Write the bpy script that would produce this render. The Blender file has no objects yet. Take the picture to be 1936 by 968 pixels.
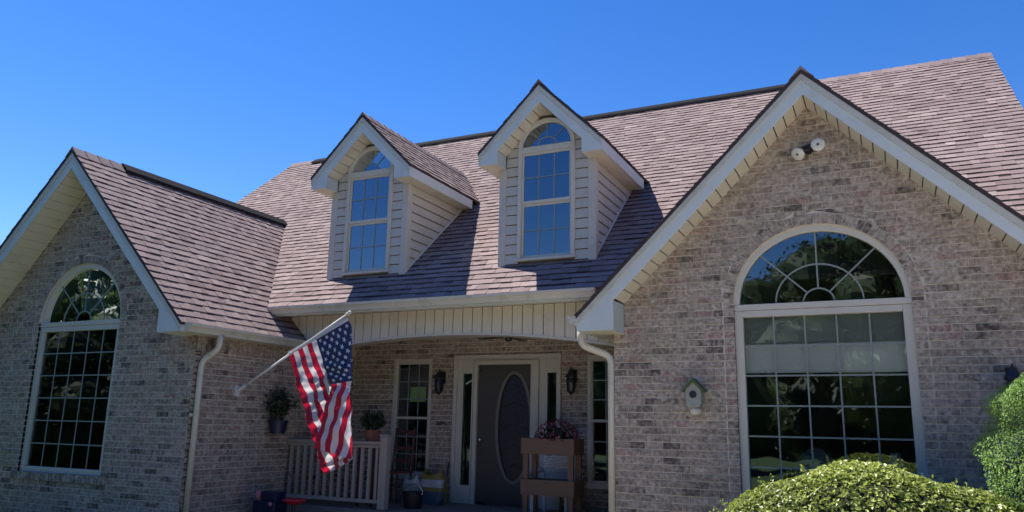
import bpy, math, random
from math import sin, cos, pi, sqrt, radians, atan2
from mathutils import Vector, Matrix
random.seed(7)
scene = bpy.context.scene
COL = scene.collection

# ------------------------------------------------------------------ camera
CAM = Vector((0.632, -8.853, 1.6))
YAW, PITCH, ROLL, FPX = 0.4512, 0.2158, 0.0207, 1473.97      # focal length for a 1936 px wide frame
FW = Vector((-sin(YAW)*cos(PITCH), cos(YAW)*cos(PITCH), sin(PITCH)))
RT = Vector((cos(YAW), sin(YAW), 0)); UP = RT.cross(FW)
RT, UP = cos(ROLL)*RT + sin(ROLL)*UP, -sin(ROLL)*RT + cos(ROLL)*UP
cd = bpy.data.cameras.new('camera'); cam = bpy.data.objects.new('camera', cd); COL.objects.link(cam)
cam.matrix_world = Matrix(((RT.x, UP.x, -FW.x, CAM.x), (RT.y, UP.y, -FW.y, CAM.y), (RT.z, UP.z, -FW.z, CAM.z), (0, 0, 0, 1)))
cd.sensor_fit = 'HORIZONTAL'; cd.sensor_width = 36; cd.lens = FPX/1936*36; cd.clip_start = 0.05; cd.clip_end = 2000
scene.camera = cam
def project(p):
    d = Vector(p) - CAM; z = d.dot(FW)
    if z < 0.1: return None
    return (968 + FPX*d.dot(RT)/z, 484 - FPX*d.dot(UP)/z)

# ------------------------------------------------------------------ sky, sun, exposure
SUN = Vector((-1.0, 0.30, 1.80)).normalized()                # towards the sun: left, a little behind the house
w = bpy.data.worlds.new('World'); scene.world = w; w.use_nodes = True
nt = w.node_tree; nt.nodes.clear()
sky = nt.nodes.new('ShaderNodeTexSky'); sky.sky_type = 'NISHITA'; sky.sun_disc = False
sky.sun_elevation = math.asin(SUN.z); sky.sun_rotation = atan2(SUN.x, SUN.y)
sky.altitude = 300; sky.air_density = 1.0; sky.dust_density = 0.05; sky.ozone_density = 3.0
bg = nt.nodes.new('ShaderNodeBackground'); bg.inputs[1].default_value = 0.095
wo = nt.nodes.new('ShaderNodeOutputWorld')
hs = nt.nodes.new('ShaderNodeHueSaturation'); hs.inputs['Saturation'].default_value = 1.34; hs.inputs['Hue'].default_value = 0.513; hs.inputs['Value'].default_value = 1.0
nt.links.new(sky.outputs[0], hs.inputs['Color']); nt.links.new(hs.outputs[0], bg.inputs[0]); nt.links.new(bg.outputs[0], wo.inputs[0])
sl = bpy.data.lights.new('sun', 'SUN'); sl.energy = 5.0; sl.angle = radians(0.53); sl.color = (1.0, 0.95, 0.88)
so = bpy.data.objects.new('sun', sl); COL.objects.link(so); so.location = SUN*60
so.rotation_euler = SUN.to_track_quat('Z', 'Y').to_euler()
scene.view_settings.view_transform = 'Standard'; scene.view_settings.look = 'None'
scene.view_settings.gamma = 1.0; scene.view_settings.use_curve_mapping = False
scene.view_settings.exposure = 0.92

# ------------------------------------------------------------------ materials
def newmat(name):
    m = bpy.data.materials.new(name); m.use_nodes = True
    n = m.node_tree; b = n.nodes['Principled BSDF']
    return m, n, b
def N(n, t, **kw):
    x = n.nodes.new(t)
    for k, v in kw.items(): setattr(x, k, v)
    return x
def rgba(c): return (c[0], c[1], c[2], 1)
def plain(name, c, rough=0.6, var=0.12, scale=6, bump=0.0, bscale=60, metal=0.0, spec=0.5, dirt=None, dscale=1.5, stretch=None):
    m, n, b = newmat(name); L = n.links.new
    b.inputs['Roughness'].default_value = rough; b.inputs['Metallic'].default_value = metal
    b.inputs['Specular IOR Level'].default_value = spec
    tc = N(n, 'ShaderNodeNewGeometry'); src = tc.outputs['Position']
    if stretch:
        mp = N(n, 'ShaderNodeMapping'); mp.inputs['Scale'].default_value = stretch; L(src, mp.inputs[0]); src = mp.outputs[0]
    no = N(n, 'ShaderNodeTexNoise'); no.inputs['Scale'].default_value = scale; no.inputs['Detail'].default_value = 5
    L(src, no.inputs['Vector'])
    mx = N(n, 'ShaderNodeMix', data_type='RGBA'); mx.inputs[6].default_value = rgba([x*(1-var) for x in c]); mx.inputs[7].default_value = rgba([min(1, x*(1+var)) for x in c])
    L(no.outputs['Fac'], mx.inputs[0]); out = mx.outputs[2]
    if dirt:
        n2 = N(n, 'ShaderNodeTexNoise'); n2.inputs['Scale'].default_value = dscale; n2.inputs['Detail'].default_value = 8; n2.inputs['Roughness'].default_value = 0.7
        L(src, n2.inputs['Vector'])
        r = N(n, 'ShaderNodeMapRange'); r.inputs[1].default_value = 0.52; r.inputs[2].default_value = 0.72; r.inputs[4].default_value = dirt[3]
        L(n2.outputs['Fac'], r.inputs[0])
        m2 = N(n, 'ShaderNodeMix', data_type='RGBA'); m2.inputs[7].default_value = rgba(dirt); L(r.outputs[0], m2.inputs[0]); L(out, m2.inputs[6]); out = m2.outputs[2]
    L(out, b.inputs['Base Color'])
    if bump:
        bn = N(n, 'ShaderNodeTexNoise'); bn.inputs['Scale'].default_value = bscale; bn.inputs['Detail'].default_value = 4; L(src, bn.inputs['Vector'])
        bp = N(n, 'ShaderNodeBump'); bp.inputs['Strength'].default_value = bump; bp.inputs['Distance'].default_value = 0.01
        L(bn.outputs['Fac'], bp.inputs['Height']); L(bp.outputs[0], b.inputs['Normal'])
    return m
def toned(name, ramp, rough=0.85, fine=90, finevar=0.25, blot=None, bump=0.4, bscale=120, spec=0.3, wash=None, big=0.0):
    """colour from the per-piece 'tone' attribute (red channel) through a ramp, with grain and blotches"""
    m, n, b = newmat(name); L = n.links.new
    b.inputs['Roughness'].default_value = rough; b.inputs['Specular IOR Level'].default_value = spec
    at = N(n, 'ShaderNodeAttribute', attribute_name='tone'); sp = N(n, 'ShaderNodeSeparateColor'); L(at.outputs['Color'], sp.inputs[0])
    cr = N(n, 'ShaderNodeValToRGB'); e = cr.color_ramp.elements
    e[0].position = ramp[0][0]; e[0].color = rgba(ramp[0][1]); e[1].position = ramp[-1][0]; e[1].color = rgba(ramp[-1][1])
    for p, c in ramp[1:-1]: x = e.new(p); x.color = rgba(c)
    L(sp.outputs[0], cr.inputs[0]); out = cr.outputs[0]
    g = N(n, 'ShaderNodeNewGeometry')
    def noise(s, d=5, r=0.6):
        q = N(n, 'ShaderNodeTexNoise'); q.inputs['Scale'].default_value = s; q.inputs['Detail'].default_value = d; q.inputs['Roughness'].default_value = r
        L(g.outputs['Position'], q.inputs['Vector']); return q.outputs['Fac']
    def rng(s, a, bb, c, d):
        q = N(n, 'ShaderNodeMapRange'); q.inputs[1].default_value = a; q.inputs[2].default_value = bb; q.inputs[3].default_value = c; q.inputs[4].default_value = d; L(s, q.inputs[0]); return q.outputs[0]
    def mix(fac, a, bcol, mode='MIX'):
        q = N(n, 'ShaderNodeMix', data_type='RGBA', blend_type=mode); L(fac, q.inputs[0]); L(a, q.inputs[6]); q.inputs[7].default_value = rgba(bcol); return q.outputs[2]
    if wash: out = mix(rng(noise(wash[1], 6, .65), .42, .68, 0, wash[2]), out, wash[0])
    if blot: out = mix(rng(noise(blot[1], 5, .7), .56, .70, 0, blot[2]), out, blot[0])
    h = N(n, 'ShaderNodeHueSaturation'); L(out, h.inputs['Color'])
    v = rng(noise(fine, 3), .25, .75, 1-finevar, 1+finevar)
    if big:
        mm = N(n, 'ShaderNodeMath', operation='MULTIPLY'); L(v, mm.inputs[0]); L(rng(noise(0.7, 4), .3, .7, 1-big, 1+big), mm.inputs[1]); v = mm.outputs[0]
    L(v, h.inputs['Value']); L(h.outputs[0], b.inputs['Base Color'])
    bp = N(n, 'ShaderNodeBump'); bp.inputs['Strength'].default_value = bump; bp.inputs['Distance'].default_value = 0.006
    L(noise(bscale, 4), bp.inputs['Height']); L(bp.outputs[0], b.inputs['Normal'])
    return m
def glassmat(name, base, tint=(0.85, 0.93, 1.0), trans=(0.90, 0.92, 0.92)):
    m = bpy.data.materials.new(name); m.use_nodes = True; n = m.node_tree; n.nodes.clear(); L = n.links.new
    o = N(n, 'ShaderNodeOutputMaterial'); mx = N(n, 'ShaderNodeMixShader'); t = N(n, 'ShaderNodeBsdfTransparent'); g = N(n, 'ShaderNodeBsdfGlossy')
    t.inputs[0].default_value = rgba(trans); g.inputs[0].default_value = rgba(tint); g.inputs['Roughness'].default_value = 0.015
    f = N(n, 'ShaderNodeFresnel'); f.inputs[0].default_value = 1.5
    r = N(n, 'ShaderNodeMapRange'); r.inputs[1].default_value = 0.04; r.inputs[2].default_value = 1; r.inputs[3].default_value = base; r.inputs[4].default_value = 1
    ge = N(n, 'ShaderNodeNewGeometry'); no = N(n, 'ShaderNodeTexNoise'); no.inputs['Scale'].default_value = 1.3; L(ge.outputs['Position'], no.inputs['Vector'])
    bp = N(n, 'ShaderNodeBump'); bp.inputs['Strength'].default_value = 0.06; bp.inputs['Distance'].default_value = 0.05; L(no.outputs['Fac'], bp.inputs['Height']); L(bp.outputs[0], g.inputs['Normal'])
    L(f.outputs[0], r.inputs[0]); L(r.outputs[0], mx.inputs[0]); L(t.outputs[0], mx.inputs[1]); L(g.outputs[0], mx.inputs[2]); L(mx.outputs[0], o.inputs[0])
    return m
def leafmat(name, c1, c2, trans=0.35, rough=0.45, spec=0.5):
    m, n, b = newmat(name); L = n.links.new
    at = N(n, 'ShaderNodeAttribute', attribute_name='tone'); sp = N(n, 'ShaderNodeSeparateColor'); L(at.outputs['Color'], sp.inputs[0])
    mx = N(n, 'ShaderNodeMix', data_type='RGBA'); mx.inputs[6].default_value = rgba(c1); mx.inputs[7].default_value = rgba(c2); L(sp.outputs[0], mx.inputs[0])
    L(mx.outputs[2], b.inputs['Base Color']); b.inputs['Roughness'].default_value = rough; b.inputs['Specular IOR Level'].default_value = spec
    t = N(n, 'ShaderNodeBsdfTranslucent'); L(mx.outputs[2], t.inputs[0])
    ms = N(n, 'ShaderNodeMixShader'); ms.inputs[0].default_value = trans; o = n.nodes['Material Output']
    L(b.outputs[0], ms.inputs[1]); L(t.outputs[0], ms.inputs[2]); L(ms.outputs[0], o.inputs[0])
    return m
def clothmat(name, c, trans=0.45):
    m, n, b = newmat(name); L = n.links.new
    b.inputs['Base Color'].default_value = rgba(c); b.inputs['Roughness'].default_value = 0.55; b.inputs['Sheen Weight'].default_value = 0.2
    t = N(n, 'ShaderNodeBsdfTranslucent'); t.inputs[0].default_value = rgba(c)
    ms = N(n, 'ShaderNodeMixShader'); ms.inputs[0].default_value = trans; o = n.nodes['Material Output']
    L(b.outputs[0], ms.inputs[1]); L(t.outputs[0], ms.inputs[2]); L(ms.outputs[0], o.inputs[0])
    return m

M = {}
M['brick'] = toned('brick', [(0, (.10, .078, .066)), (.12, (.15, .115, .095)), (.18, (.225, .175, .140)), (.5, (.305, .242, .196)), (.8, (.37, .30, .25)), (.93, (.29, .185, .16)), (1, (.43, .36, .305))],
                   fine=24, finevar=.46, blot=((.085, .068, .058), 18, .9), wash=((.50, .44, .375), 12, .55), bump=.5, bscale=140, big=.12)
M['mortar'] = plain('mortar', (.60, .53, .45), .95, .2, 20, bump=.5, bscale=160)
M['shingle'] = toned('shingle', [(0, (.045, .032, .036)), (.12, (.07, .048, .050)), (.2, (.175, .126, .120)), (.5, (.258, .193, .182)), (.75, (.308, .234, .220)), (1, (.39, .31, .28))],
                     rough=.95, fine=150, finevar=.28, wash=((.28, .218, .21), 1.2, .35), bump=.7, bscale=260, spec=.12, big=.10)
M['shingle_sheet'] = plain('shingle_sheet', (.20, .14, .135), .95, .3, 22, bump=.6, bscale=60, spec=.15)
M['shingle_edge'] = plain('shingle_edge', (.045, .035, .035), .95, .3, 30)
M['vent'] = plain('ridge_vent', (.02, .019, .022), .95, .35, 40, bump=.6, bscale=90, spec=.05)
M['vinyl'] = plain('vinyl', (.62, .56, .455), .55, .05, 5, bump=.06, bscale=50, dirt=(.20, .19, .14, .35), dscale=2.2)
M['siding'] = plain('siding', (.50, .465, .405), .55, .05, 5, bump=.06, bscale=50, dirt=(.22, .20, .16, .4), dscale=3.0)
M['trim'] = plain('trim', (.53, .57, .57), .5, .05, 4, bump=.05, bscale=40, dirt=(.30, .30, .26, .35), dscale=2.4)
M['mould'] = plain('mould', (.48, .47, .42), .5, .08, 5, dirt=(.25, .24, .19, .5), dscale=4)
M['gutter'] = plain('gutter', (.56, .52, .44), .4, .06, 4, dirt=(.23, .20, .14, .6), dscale=5)
M['frame'] = plain('window_frame', (.54, .505, .435), .45, .04, 4, dirt=(.35, .32, .26, .25), dscale=3)
M['groove'] = plain('groove', (.10, .085, .065), .9)  # dark backing that paints the lap shade between boards and panels
M['glass'] = glassmat('glass', .11)
M['glass_sky'] = glassmat('glass_sky', .20, tint=(.80, .90, 1.0), trans=(.4, .45, .5))
M['glass_lead'] = plain('leaded_glass', (.02, .022, .035), .22, .5, 30, bump=.5, bscale=45)
M['muntin'] = plain('muntin', (.22, .25, .23), .5, .04)
M['room'] = plain('room', (.17, .16, .14), .9)
M['attic_dark'] = plain('attic_dark', (.05, .055, .065), .9)
M['shade'] = plain('shade_fabric', (.80, .82, .78), .9, .04)
M['grey_band'] = plain('grey_band_fabric', (.30, .32, .29), .9, .08)
M['door'] = plain('door_paint', (.062, .054, .048), .5, .1, 8)
M['door_mould'] = plain('door_mould', (.16, .14, .12), .5, .1, 8)
M['black'] = plain('black_metal', (.018, .018, .022), .4, .2, 20)
M['chrome'] = plain('chrome', (.75, .75, .76), .15, .02, metal=1.0)
M['white'] = plain('white_plastic', (.70, .70, .68), .45, .04)
M['rail'] = plain('rail_vinyl', (.34, .30, .27), .5, .05)
M['wood'] = plain('stained_wood', (.17, .095, .055), .6, .25, 9, bump=.2, bscale=40, stretch=(1, 6, 12))
M['redwood'] = plain('red_wood', (.11, .035, .032), .5, .2, 12)
M['wicker'] = plain('wicker', (.66, .69, .74), .7, .1, 60)
M['bag'] = plain('bag_yellow', (.26, .19, .045), .45, .25, 9)
M['bag_white'] = plain('bag_white', (.45, .44, .46), .45, .2, 14)
M['bag_blue'] = plain('bag_blue', (.06, .085, .13), .45, .3, 10)
M['navy'] = plain('navy_plastic', (.010, .014, .045), .4, .2, 10)
M['red_gloss'] = plain('red_gloss', (.50, .02, .05), .18, .2, 20)
M['pink'] = plain('pink', (.45, .16, .18), .6, .2, 20)
M['terracotta'] = plain('terracotta', (.36, .13, .08), .85, .15, 12)
M['paper'] = plain('green_paper', (.42, .68, .16), .8, .06)
M['birdgrey'] = plain('bird_grey', (.30, .30, .27), .85, .25, 30, bump=.4)
M['moss'] = plain('moss', (.075, .12, .05), .95, .35, 40, bump=.6)
M['cream'] = plain('cream', (.62, .58, .48), .7, .15, 18)
M['bulb'] = plain('bulb_glass', (.58, .57, .53), .25, .15, 25)
M['grass'] = plain('grass', (.04, .07, .02), .95, .45, 3, bump=.6, bscale=40)
M['concrete'] = plain('concrete', (.16, .15, .135), .9, .12, 6, bump=.3)
M['bounce_driveway'] = plain('bounce_driveway', (.56, .50, .42), .9, .1, 5, bump=.3, dirt=(.25, .22, .18, .5), dscale=.8)
M['bark'] = plain('bark', (.09, .065, .045), .95, .3, 14, bump=.6, bscale=30)
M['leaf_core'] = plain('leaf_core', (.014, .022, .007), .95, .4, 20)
M['twig'] = plain('twig', (.05, .04, .025), .95, .3, 14)
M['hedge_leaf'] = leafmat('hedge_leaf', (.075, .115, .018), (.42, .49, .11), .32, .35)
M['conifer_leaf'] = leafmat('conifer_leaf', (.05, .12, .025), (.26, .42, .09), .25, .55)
M['tree_leaf'] = leafmat('tree_leaf', (.025, .048, .012), (.09, .125, .032), .35, .5)
M['pot_leaf'] = leafmat('pot_leaf', (.02, .035, .018), (.07, .10, .05), .3, .5)
M['petal'] = leafmat('petal', (.16, .02, .045), (.40, .10, .16), .3, .6)
M['flag_red'] = clothmat('flag_red', (.50, .010, .045)); M['flag_white'] = clothmat('flag_white', (.74, .72, .76)); M['flag_blue'] = clothmat('flag_blue', (.014, .018, .075), .3)
M['star'] = clothmat('flag_star', (.72, .74, .80), .3)

# ------------------------------------------------------------------ mesh building
def tag(o, label=None, cat=None, group=None, kind=None):
    if label: o['label'] = label
    if cat: o['category'] = cat
    if group: o['group'] = group
    if kind: o['kind'] = kind
    return o
def empty(name, loc, label=None, cat=None, group=None, rz=0):
    o = bpy.data.objects.new(name, None); COL.objects.link(o); o.location = loc; o.rotation_euler = (0, 0, rz); o.empty_display_size = 0.2
    return tag(o, label, cat, group)
def link(name, me, parent=None, loc=None):
    o = bpy.data.objects.new(name, me); COL.objects.link(o)
    if parent is not None:
        o.parent = parent
        o.matrix_parent_inverse = parent_world(parent).inverted()
    if loc is not None: o.location = loc
    return o
def parent_world(p):
    m = Matrix.LocRotScale(p.location, p.rotation_euler, p.scale)
    if p.parent is not None: m = parent_world(p.parent) @ p.matrix_parent_inverse @ m
    return m
def setmesh(name, V, F, mats, MI=None, tones=None, smooth=False):
    me = bpy.data.meshes.new(name); me.from_pydata([tuple(v) for v in V], [], F)
    for m in mats: me.materials.append(m)
    if MI: me.polygons.foreach_set('material_index', MI)
    if tones is not None:
        a = me.attributes.new('tone', 'FLOAT_COLOR', 'FACE'); fl = []
        for t in tones: fl += [t, t, t, 1]
        a.data.foreach_set('color', fl)
    if smooth: me.polygons.foreach_set('use_smooth', [True]*len(F))
    me.update(); return me
class MB:
    def __init__(s): s.V = []; s.F = []; s.MI = []; s.T = []; s.m = 0; s.t = 0.5
    def add(s, vs, fs):
        b = len(s.V); s.V += [tuple(v) for v in vs]
        for f in fs: s.F.append([b+i for i in f]); s.MI.append(s.m); s.T.append(s.t)
        return s
    def box(s, x0, x1, y0, y1, z0, z1):
        return s.add([(x0,y0,z0),(x1,y0,z0),(x1,y1,z0),(x0,y1,z0),(x0,y0,z1),(x1,y0,z1),(x1,y1,z1),(x0,y1,z1)],
                     [(0,3,2,1),(4,5,6,7),(0,1,5,4),(1,2,6,5),(2,3,7,6),(3,0,4,7)])
    def hexa(s, q0, q1):          # two quads (near, far), same winding
        return s.add(list(q0)+list(q1), [(0,1,2,3),(7,6,5,4),(1,0,4,5),(2,1,5,6),(3,2,6,7),(0,3,7,4)])
    def prism(s, poly, axis, a, b):   # poly in the two other axes, extruded along axis
        def P(p, c):
            return {'x': (c, p[0], p[1]), 'y': (p[0], c, p[1]), 'z': (p[0], p[1], c)}[axis]
        n = len(poly); vs = [P(p, a) for p in poly]+[P(p, b) for p in poly]
        fs = [tuple(range(n)), tuple(reversed(range(n, 2*n)))]+[((i+1) % n, i, n+i, n+(i+1) % n) for i in range(n)]
        return s.add(vs, fs)
    def archring(s, xc, zc, a0, b0, a1, b1, y0, y1, n=28, t0=0, t1=pi):
        vs = []; fs = []
        for i in range(n+1):
            t = t0+(t1-t0)*i/n; c, q = cos(t), sin(t)
            vs += [(xc+a0*c, y0, zc+b0*q), (xc+a1*c, y0, zc+b1*q), (xc+a1*c, y1, zc+b1*q), (xc+a0*c, y1, zc+b0*q)]
        for i in range(n):
            k = 4*i
            for j in range(4): fs.append((k+j, k+(j+1) % 4, k+4+(j+1) % 4, k+4+j))
        fs += [(0, 3, 2, 1), (4*n, 4*n+1, 4*n+2, 4*n+3)]
        return s.add(vs, fs)
    def tube(s, pts, r, seg=8, ry=None, up=None):
        pts = [Vector(p) for p in pts]; vs = []; fs = []; n = len(pts)
        rs = r if isinstance(r, (list, tuple)) else [r]*n
        prev = None
        for i, p in enumerate(pts):
            d = (pts[min(i+1, n-1)]-pts[max(i-1, 0)]).normalized()
            a = up if up is not None else (prev if prev is not None else (Vector((0, 0, 1)) if abs(d.z) < .9 else Vector((1, 0, 0))))
            e1 = (a - d*a.dot(d)).normalized(); e2 = d.cross(e1); prev = e1
            for k in range(seg):
                t = 2*pi*k/seg; rr = rs[i]
                vs.append(p + e1*cos(t)*rr + e2*sin(t)*(rr if ry is None else ry))
        for i in range(n-1):
            for k in range(seg): fs.append((i*seg+k, i*seg+(k+1) % seg, (i+1)*seg+(k+1) % seg, (i+1)*seg+k))
        fs.append(tuple(reversed(range(seg)))); fs.append(tuple(range((n-1)*seg, n*seg)))
        return s.add(vs, fs)
    def lathe(s, prof, c, seg=20):   # prof: (r, z)
        vs = []; fs = []; n = len(prof)
        for r, z in prof:
            for k in range(seg): t = 2*pi*k/seg; vs.append((c[0]+r*cos(t), c[1]+r*sin(t), c[2]+z))
        for i in range(n-1):
            for k in range(seg): fs.append((i*seg+k, i*seg+(k+1) % seg, (i+1)*seg+(k+1) % seg, (i+1)*seg+k))
        fs.append(tuple(reversed(range(seg)))); fs.append(tuple(range((n-1)*seg, n*seg)))
        return s.add(vs, fs)
    def ball(s, c, rx, ry, rz, nu=12, nv=8, jit=0):
        vs = []; fs = []
        for j in range(nv+1):
            ph = -pi/2+pi*j/nv
            for i in range(nu):
                th = 2*pi*i/nu; q = 1+random.uniform(-jit, jit)
                vs.append((c[0]+rx*q*cos(ph)*cos(th), c[1]+ry*q*cos(ph)*sin(th), c[2]+rz*q*sin(ph)))
        for j in range(nv):
            for i in range(nu): fs.append((j*nu+i, j*nu+(i+1) % nu, (j+1)*nu+(i+1) % nu, (j+1)*nu+i))
        return s.add(vs, fs)
    def build(s, name, mats, parent=None, smooth=False):
        if not isinstance(mats, (list, tuple)): mats = [mats]
        return link(name, setmesh(name, s.V, s.F, mats, s.MI if len(mats) > 1 else None, s.T, smooth), parent)
def bevel(o, wd=0.004, seg=1):
    b = o.modifiers.new('bevel', 'BEVEL'); b.width = wd; b.segments = seg; b.limit_method = 'ANGLE'; return o

# pieces (bricks, shingles): the 300 that show largest become objects, the rest one 'stuff' part per surface
BOXF = [(0,1,2,3),(1,0,4,5),(2,1,5,6),(3,2,6,7),(0,3,7,4)]
BANDF = [(0,1,9,8),(8,9,2,3),(1,0,4,5),(2,9,1,5,6),(3,2,6,7),(0,8,3,7,4)]
class Pieces:
    def __init__(s, parent, name, rest, mat): s.parent = parent; s.name = name; s.rest = rest; s.mat = mat; s.L = []
    def add(s, q0, q1, tone, extra=None):            # extra: two points splitting the front face, upper strip of tone2
        vs = [Vector(v) for v in q0]+[Vector(v) for v in q1]; tone = round(tone*15)/15
        if extra is None: s.L.append((vs, BOXF, (tone,)*5))
        else: s.L.append((vs+[Vector(v) for v in extra[0]], BANDF, (tone, round(extra[1]*15)/15)+(.1,)*4))
def shown(vs):
    P = [project(v) for v in vs[:4]]
    if any(p is None for p in P): return 0
    cx = sum(p[0] for p in P)/4; cy = sum(p[1] for p in P)/4
    if not (20 < cx < 1916 and 20 < cy < 948): return 0
    return abs(sum(P[i][0]*P[(i+1) % 4][1]-P[(i+1) % 4][0]*P[i][1] for i in range(4)))/2
def finish(sets, limit=300, hidden=None):
    allp = []
    for s in sets:
        for k, (vs, fc, t) in enumerate(s.L):
            a = shown(vs)
            if a > 0 and not (hidden and hidden(vs)): allp.append((a, id(s), k))
    allp.sort(reverse=True); chosen = set((b, c) for a, b, c in allp[:limit]); cache = {}
    for s in sets:
        V = []; F = []; T = []
        for k, (vs, fc, t) in enumerate(s.L):
            if (id(s), k) in chosen:
                c = vs[0].copy(); loc = [v-c for v in vs]
                key = (s.name, t, tuple(round(x, 3) for v in loc for x in v))
                me = cache.get(key)
                if me is None: me = cache[key] = setmesh(s.name, loc, fc, [s.mat], None, t)
                o = link(s.name, me, s.parent); o.location = c
            else:
                b = len(V); V += vs
                for f, q in zip(fc, t): F.append([b+i for i in f]); T.append(q)
        if V: tag(link(s.rest, setmesh(s.rest, V, F, [s.mat], None, T), s.parent), kind='stuff')
BRICKS = []; SHINGLES = []

# ------------------------------------------------------------------ ground
g = MB(); g.add([(-400, -400, 0), (400, -400, 0), (400, 400, 0), (-400, 400, 0)], [(0, 1, 2, 3)])
tag(g.build('lawn_ground', M['grass']), 'green lawn around the house', kind='structure')
g = MB(); g.box(-7.1, -2.7, -6.5, -0.55, -.05, .004)
tag(g.build('front_walk', M['concrete']), 'concrete walk leading to the porch', kind='structure')
g = MB(); g.box(-2.6, 14, -17, -1.1, -.05, .008)  # unseen paving, made wide and pale to throw warm light on the wall
tag(g.build('bounce_driveway', M['bounce_driveway']), 'unseen pale concrete paving added to bounce warm light onto the right wing', kind='structure')

# ------------------------------------------------------------------ the house
house = empty('brick_house', (-4.9, 1.0, 0), 'one-storey brick house with two gabled wings, two dormers and brown shingle roof', 'house')
MY, MZ, GY, GZ = 5.668, 7.997, 0.135, 3.328           # main ridge and main eave (y, z)
MS = (MZ-GZ)/(MY-GY); MX0, MX1 = -12.635, 2.596
def zmain(y): return GZ+MS*(y-GY)
def ymain(z): return GY+(z-GZ)/MS
# wings: centre x, front (fascia) y, wall y, apex z, slope, eave half width, wall half width, return inner half width
WL = dict(xc=-9.967, yf=-1.8615, yw=-1.402, za=5.480, s=1.0075, hw=2.630, ww=2.404, hin=2.182, zb=2.690)
WR = dict(xc=0.0, yf=-0.402, yw=0.0, za=5.496, s=0.991, hw=2.611, ww=2.285, hin=2.165, zb=2.700)
FT = 0.303                                            # vertical depth of the rake boards
BC, BL, JT = 0.0815, 0.2035, 0.0125                    # brick course, brick length, joint
FLOOR = 0.45; WALL_Y = 2.0; BEAM_Y = 0.51

def brick_tone():
    r = random.random()
    if r < .09: return random.uniform(0, .12)
    if r < .16: return random.uniform(.88, .95)
    return min(.86, max(.16, random.gauss(.48, .16)))
def wall_bricks(parent, W, z0, z1, intervals, parity=0):
    """running bond between the intervals(z) of a wall; W(u, z, d) maps to space; returns the mortar mesh"""
    ps = Pieces(parent, 'brick', 'bricks', M['brick']); BRICKS.append(ps); mo = MB()
    k = 0; z = z0
    while z < z1-0.02:
        zb, zt = z, min(z+BC, z1); mid = (zb+zt)/2
        I0, I1 = intervals(zb, mid), intervals(zt, mid)
        if len(I1) < len(I0):
            c = (I0[0][1]+I0[1][0])/2; I1 = [(I1[0][0], c), (c, I1[0][1])]
        elif len(I0) < len(I1):
            c = (I1[0][1]+I1[1][0])/2; I0 = [(I0[0][0], c), (c, I0[0][1])]
        for (a0, b0), (a1, b1) in zip(I0, I1):
            if max(b0-a0, b1-a1) < .02: continue
            mo.hexa([W(a0, zb, 0), W(b0, zb, 0), W(b1, zt, 0), W(a1, zt, 0)], [W(a0, zb, -.1), W(b0, zb, -.1), W(b1, zt, -.1), W(a1, zt, -.1)])
            lo, hi = min(a0, a1), max(b0, b1); off = (k+parity) % 2*BL/2; n0 = math.floor((lo-off)/BL)
            u = off+n0*BL
            while u < hi:
                j = JT/2; ul, ur = u+.0042, u+BL-.0042
                pl0, pl1 = max(ul, a0+.002), max(ul, a1+.002); pr0, pr1 = min(ur, b0-.002), min(ur, b1-.002)
                pr0, pr1 = max(pr0, pl0), max(pr1, pl1)
                if max(pr0-pl0, pr1-pl1) > .03:
                    d = .0065+random.choice((-.002, 0, 0, .0015, .003)); t = brick_tone(); zz = j*random.uniform(.7, 1.1); zb2, zt2 = zb+zz, zt-j
                    ps.add([W(pl0, zb2, d), W(pr0, zb2, d), W(pr1, zt2, d), W(pl1, zt2, d)], [W(pl0, zb2, -.09), W(pr0, zb2, -.09), W(pr1, zt2, -.09), W(pl1, zt2, -.09)], t)
                u += BL
        z += BC; k += 1
    return ps, mo
AW, AH, ZSP = 0.89, 0.85, 2.985                       # arched window: half width, arch rise, springing line
SILL = 0.845; RING = 0.112
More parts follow.
